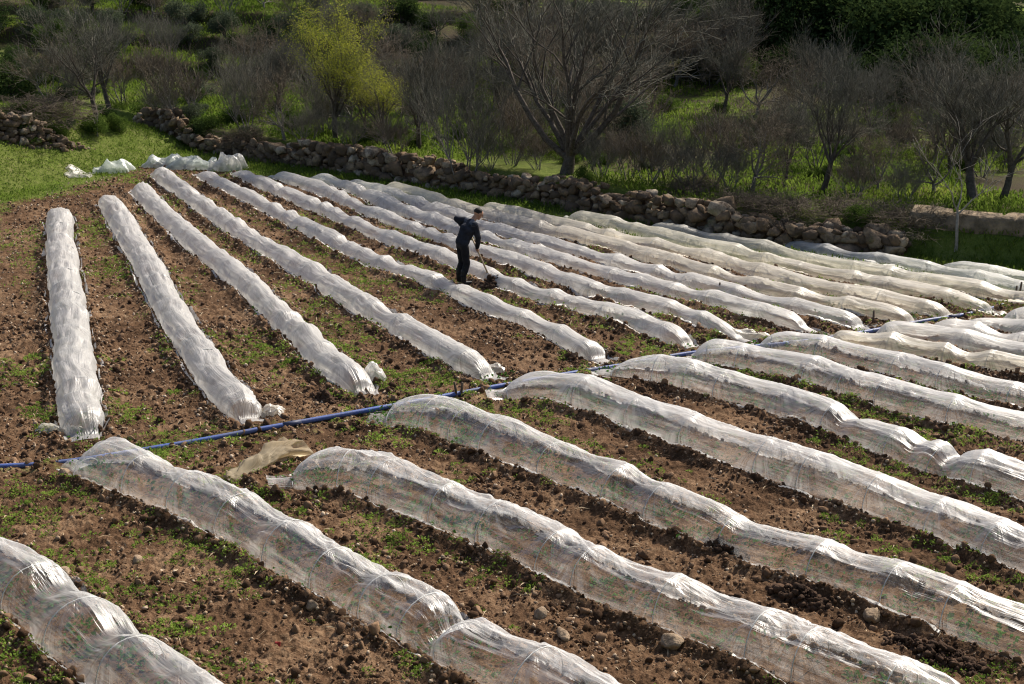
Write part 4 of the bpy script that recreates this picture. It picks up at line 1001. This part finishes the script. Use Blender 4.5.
def v3(*a): return np.array(a, float)
caps = []                                         # (a, b, ra, rb, material index)
def cap(a, b, ra, rb, m): caps.append((np.array(a, float), np.array(b, float), ra, rb, m))
fw = v3(0.87, 0.5, 0); lf = v3(-0.5, 0.87, 0)
pel = v3(0.02, 0.0, 0.88); chest = v3(0.12, 0.06, 1.20); neck = v3(0.215, 0.115, 1.40); head = v3(0.36, 0.20, 1.525)
hipR, hipL = pel - lf * 0.09 - [0, 0, .03], pel + lf * 0.09 - [0, 0, .03]
kR, kL = v3(0.11, -0.06, 0.47), v3(0.0, 0.12, 0.47)
aR, aL = v3(0.04, -0.09, 0.09), v3(-0.07, 0.10, 0.09)
shR, shL = neck - lf * 0.18 + [-.02, 0, -.06], neck + lf * 0.18 + [-.03, 0, -.04]
# trousers, boots
for h, k, a in ((hipR, kR, aR), (hipL, kL, aL)):
    cap(h, k, 0.10, 0.076, 1); cap(k, a + [0, 0, .14], 0.076, 0.066, 1)
    cap(a + [0, 0, .22], a + [0, 0, .02], 0.064, 0.055, 3); cap(a + [0, 0, -.035], a + fw * 0.17 + [0, 0, -.045], 0.05, 0.042, 3)
cap(pel + lf * .07, pel - lf * .07, 0.105, 0.105, 1)
# jacket
cap(pel + [0, 0, .06] + lf * .06, pel + [0, 0, .06] - lf * .06, 0.115, 0.115, 0)
cap(pel + [0, 0, .08], chest, 0.15, 0.165, 0)
cap(chest + lf * .08, chest - lf * .08, 0.12, 0.12, 0)
cap(chest, neck - fw * .02 - [0, 0, .06], 0.15, 0.10, 0)
cap(shL, shR, 0.075, 0.075, 4)
cap(shL * .5 + chest * .5, shR * .5 + chest * .5, 0.10, 0.10, 0)
top = v3(0.12, 0.40, 1.17); tipp = v3(0.62, 0.06, 0.10)
hR = tipp + (top - tipp) * 0.58; hL = tipp + (top - tipp) * 0.90
eR = v3(0.36, 0.02, 1.04); eL = v3(-0.12, 0.30, 1.40)
for sh, e, h in ((shR, eR, hR), (shL, eL, hL)):
    cap(sh, e, 0.075, 0.06, 0)
    w_ = e + (h - e) * 0.80; cap(e, w_, 0.06, 0.043, 0)
    cap(w_, e + (h - e) * 0.9, 0.03, 0.03, 2)
# hands: palm, four curled fingers and a thumb round the handle
ax = (top - tipp) / np.linalg.norm(top - tipp)
for e, h in ((eR, hR), (eL, hL)):
    inn = (h - e) / np.linalg.norm(h - e); inn = inn - ax * np.dot(inn, ax); inn /= np.linalg.norm(inn); sd = np.cross(ax, inn)
    pc = h - inn * 0.035 
    cap(pc - ax * .032, pc + ax * .032, 0.022, 0.022, 2)
    for j, ln_ in enumerate((0.9, 1.0, 0.95, 0.8)):
        b0 = pc + ax * (0.033 - 0.022 * j) + sd * 0.02
        p1 = b0 + (inn * 0.035 + sd * 0.012) * ln_; p2 = p1 + (inn * 0.02 - sd * 0.028) * ln_; p3 = p2 + (-inn * 0.012 - sd * 0.018) * ln_
        cap(b0, p1, 0.0105, 0.0095, 2); cap(p1, p2, 0.0095, 0.009, 2); cap(p2, p3, 0.009, 0.008, 2)
    t0 = pc + ax * 0.03 - sd * 0.015; t1 = t0 + ax * 0.025 - sd * 0.02 + inn * 0.015; t2 = t1 + inn * 0.03 + sd * 0.008
    cap(t0, t1, 0.013, 0.011, 2); cap(t1, t2, 0.011, 0.009, 2)
# neck, head looking down towards the blade
look = (fw * 0.80 + v3(0.10, -0.12, -0.45)); look /= np.linalg.norm(look)
upv = v3(0, 0, 1) - look * look[2]; upv /= np.linalg.norm(upv); rt = np.cross(look, upv)
cap(neck - [0.01, 0, .05], head - upv * .06 - look * .02, 0.062, 0.055, 2)
cap(neck - lf * .05 - [0, 0, .03], neck + lf * .05 - [0, 0, .03], 0.065, 0.065, 4)
cap(head + upv * .03 - look * .025, head + upv * .025 + look * .02, 0.088, 0.082, 2)          # cranium
cap(head - upv * .04 + look * .02, head - upv * .085 + look * .055, 0.062, 0.036, 2)           # jaw
cap(head + upv * .012 + look * .096, head - upv * .022 + look * .118, 0.011, 0.017, 2)         # nose
cap(head + upv * .03 + look * .085 + rt * .03, head + upv * .03 + look * .085 - rt * .03, 0.014, 0.014, 2)  # brow
cap(head - upv * .05 + look * .088 + rt * .018, head - upv * .05 + look * .088 - rt * .018, 0.011, 0.011, 2)  # lips
for sg_ in (1, -1): cap(head + rt * sg_ * .085 + upv * .015 - look * .01, head + rt * sg_ * .082 - upv * .025, 0.018, 0.012, 2)   # ears
def capsule(mb, a, b, ra, rb, k=14):
    d = b - a; L = np.linalg.norm(d); d = d / (L + 1e-9)
    ph = np.linspace(-math.pi / 2, 0, 5); ring = [(a + d * ra * math.sin(p), ra * math.cos(p) + 1e-4) for p in ph] + [(b + d * rb * math.sin(p), rb * math.cos(p) + 1e-4) for p in -ph[::-1]]
    ref = v3(0, 0, 1) if abs(d[2]) < .9 else v3(1, 0, 0); u = np.cross(d, ref); u /= np.linalg.norm(u); w_ = np.cross(d, u)
    an = np.arange(k) * 2 * math.pi / k
    V = np.array([[c + r * (u * math.cos(q) + w_ * math.sin(q)) for q in an] for c, r in ring]).reshape(-1, 3)
    n0 = mb.n; mb.add(V, grid_faces(len(ring), k, True))
    mb.F.setdefault(k, []).append(np.array([[n0 + i for i in range(k)][::-1], [n0 + (len(ring) - 1) * k + i for i in range(k)]]))
mb = MB()
for c_ in caps: capsule(mb, *c_[:4])
tmp = link("body_src", mb.mesh("body_src"))
rm = tmp.modifiers.new("r", 'REMESH'); rm.mode = 'VOXEL'; rm.voxel_size = 0.009
sm = tmp.modifiers.new("s", 'SMOOTH'); sm.iterations = 3; sm.factor = 0.4
bpy.context.view_layer.update()
dg = bpy.context.evaluated_depsgraph_get()
bm_ = bpy.data.meshes.new_from_object(tmp.evaluated_get(dg)); bpy.data.objects.remove(tmp)
bm_.name = "body"
nv_ = len(bm_.vertices); co = np.zeros(nv_ * 3, np.float32); bm_.vertices.foreach_get("co", co); co = co.reshape(-1, 3).astype(float)
best = np.full(nv_, 9.0); mi = np.zeros(nv_, int)
for a, b, ra, rb, m_ in caps:
    d = b - a; t_ = np.clip(((co - a) @ d) / (d @ d + 1e-12), 0, 1)
    ds = np.linalg.norm(co - (a + t_[:, None] * d), axis=1) - (ra + (rb - ra) * t_) - (0.004 if m_ in (3, 2) else 0)
    k = ds < best; best[k] = ds[k]; mi[k] = m_
# cloth wrinkles on the clothed part
wr = 0.024 * (fbm(co[:, 2] * 14 + co[:, 0] * 5, co[:, 0] * 7 + co[:, 1] * 7, 4, 2) - 0.5) * np.isin(mi, (0, 1, 4))
nr = np.zeros(nv_ * 3, np.float32); bm_.vertices.foreach_get("normal", nr); co = co + nr.reshape(-1, 3) * wr[:, None]
bm_.vertices.foreach_set("co", co.astype(np.float32).ravel())
bm_.materials.clear()
for m_ in (NAVY, BLACKC, SKIN, BOOT, COLLAR): bm_.materials.append(m_)
li = np.zeros(len(bm_.loops), np.int32); bm_.loops.foreach_get("vertex_index", li); ls = np.zeros(len(bm_.polygons), np.int32); bm_.polygons.foreach_get("loop_start", ls)
bm_.polygons.foreach_set("material_index", mi[li[ls]].astype(np.int32)); bm_.polygons.foreach_set("use_smooth", np.ones(len(ls), bool)); bm_.update()
ob = bpy.data.objects.new("body", bm_); C.objects.link(ob); ob.parent = man
# hair: a cap over the back and top of the skull
V0, F0 = ICO3
B3 = np.stack([look, rt, upv], 1)
loc = V0 * np.array([0.108, 0.094, 0.098]) * (1 + 0.06 * (fbm(V0[:, 0] * 5, V0[:, 1] * 5 + V0[:, 2] * 4, 3) - 0.5))[:, None]
loc += np.array([-0.012, 0, 0.032])
keep = ~((V0[:, 2] < -0.35 + 0.5 * (V0[:, 0] > 0)) | ((V0[:, 0] > 0.55) & (V0[:, 2] < 0.55)))
Ff = np.array([f for f in F0 if keep[f].all()])
used = np.unique(Ff); rmap = -np.ones(len(V0), int); rmap[used] = np.arange(len(used))
hm = mesh_np("hair", loc[used] @ B3.T + head, rmap[Ff], True)
hm.materials.append(HAIR); ho = bpy.data.objects.new("hair", hm); C.objects.link(ho); ho.parent = man
EYE = mat_basic("eye_dark", (0.01, 0.008, 0.006), (0.03, 0.02, 0.015), 40, 0.3, 0)
for sg_ in (1, -1):
    V1, F1 = ICO2; link("eye", mesh_np("eye", V1 * 0.011 + head + look * 0.090 + rt * sg_ * 0.032 + upv * 0.008, F1, True), man, EYE)
# spade in his hands
sp = empty("spade", foot + tipp, "long-handled spade with an earth-caked blade held in the man's hands", "spade")
mb = MB(); mb.tube([np.zeros(3), (top - tipp) * 0.5, (top - tipp) * 1.04], [0.019, 0.018, 0.019], 10); mb.build("handle", WOOD, sp, True)
dn = -ax; sv = np.cross(dn, v3(0, 0, 1)); sv /= np.linalg.norm(sv); nv3 = np.cross(sv, dn)
u, v = np.meshgrid(np.linspace(0, 1, 10), np.linspace(-1, 1, 9), indexing='ij')
wd_ = 0.11 * np.where(u < 0.6, 1, 1 - ((u - 0.6) / 0.4) ** 2 * 0.75)
pt = (u * 0.27 - 0.02)[..., None] * dn + (v * wd_)[..., None] * sv + (0.03 * v ** 2 - 0.012)[..., None] * nv3
th2 = pt - nv3 * 0.004
Vb = np.concatenate([pt.reshape(-1, 3), th2.reshape(-1, 3)]); fb = grid_faces(10, 9)
link("blade", mesh_np("blade", Vb, np.concatenate([fb, fb[:, ::-1] + 90]), True), sp, METAL)
mb = MB(); mb.tube([dn * -0.12, dn * 0.0, dn * 0.08], [0.022, 0.026, 0.018], 10); mb.build("socket", METAL, sp, True)
# freshly dug earth
DARKSOIL = mat_basic("damp_soil_and_shade", (0.025, 0.015, 0.010), (0.10, 0.06, 0.038), 4, 0.95, 0.02, 30, 0.1, "pos")
hp_ = gpt(497, 286); rg = np.random.default_rng(3)
n = 260; a_ = rg.uniform(0, 6.28, n); q = np.sqrt(rg.uniform(0, 1, n)); P = np.stack([np.cos(a_) * q * 0.46, np.sin(a_) * q * 0.32, 0.24 * (1 - q ** 1.5) * rg.uniform(0.5, 1, n)], 1)
o = link("soil_heap", rocks(P, rg.uniform(0, 1, n) ** 2 * 0.07 + 0.025, ICO2, name="soil_heap"), None, DARKSOIL); o.location = hp_
tag(o, "dark heap of freshly dug earth at the spade's blade", "soil heap")
hp_ = gpt(940 , 652)
for (px, py, sx, lab) in ((935, 655, 0.75, "large dark heap of moist clods at the bottom right between two row covers"), (722, 553, 0.42, "dark heap of clods beside the dip in a clear row cover"), (800, 598, 0.5, "dark ridge of moist clods left of the large tan stone"), (96, 431, 0.16, "small dark heap of earth at the first row's near end"), (325, 399, 0.30, "dark patch of loose earth beside the third row's near end")):  # the smallest heap stands in for the shadow by the first row
    n = int(200 + 420 * sx); a_ = rg.uniform(0, 6.28, n); q = np.sqrt(rg.uniform(0, 1, n)); P = np.stack([np.cos(a_) * q * sx * 0.9, np.sin(a_) * q * sx * 0.35, 0.16 * (1 - q ** 1.5) * rg.uniform(0.3, 1, n)], 1)
    c2, s2 = math.cos(-0.75), math.sin(-0.75); P[:, :2] = P[:, :2] @ np.array([[c2, s2], [-s2, c2]])
    o = link("soil_heap", rocks(P, rg.uniform(0.0, 1.0, n) ** 2 * 0.055 + 0.018, ICO2, name="soil_heap"), None, DARKSOIL); o.location = gpt(px, py); tag(o, lab, "soil heap")

# ------------------------------------------------------------------ light
SUN_AZ, SUN_EL = R(38), R(41)
sd = Vector((math.sin(SUN_AZ) * math.cos(SUN_EL), math.cos(SUN_AZ) * math.cos(SUN_EL), math.sin(SUN_EL)))
ld = bpy.data.lights.new("sun", 'SUN'); lo = bpy.data.objects.new("sun", ld); C.objects.link(lo)
ld.energy = 4.6; ld.angle = R(0.53); ld.color = (1.0, 0.93, 0.82)
lo.rotation_euler = sd.to_track_quat('Z', 'Y').to_euler(); lo.location = (20, 40, 60)
wd = bpy.data.worlds.new("World"); SC.world = wd; wd.use_nodes = True
nt = wd.node_tree; nt.nodes.clear()
ou = nt.nodes.new("ShaderNodeOutputWorld"); bg = nt.nodes.new("ShaderNodeBackground"); sk = nt.nodes.new("ShaderNodeTexSky")
sk.sky_type = 'NISHITA'; sk.sun_disc = False; sk.sun_elevation = SUN_EL; sk.sun_rotation = SUN_AZ; sk.altitude = 500; sk.dust_density = 4.0; sk.ozone_density = 0.3; sk.air_density = 0.8
bg.inputs[1].default_value = 0.12
nt.links.new(sk.outputs[0], bg.inputs[0]); nt.links.new(bg.outputs[0], ou.inputs[0])
vs = SC.view_settings; vs.view_transform = 'Standard'; vs.look = 'None'; vs.exposure = 0.58; vs.gamma = 1.0; vs.use_curve_mapping = False
cy = SC.cycles; cy.filter_width = 1.15
cy.max_bounces = 8; cy.diffuse_bounces = 3; cy.glossy_bounces = 2; cy.transmission_bounces = 4; cy.transparent_max_bounces = 24
cy.sample_clamp_indirect = 6.0; cy.use_denoising = True; cy.caustics_reflective = False; cy.caustics_refractive = False
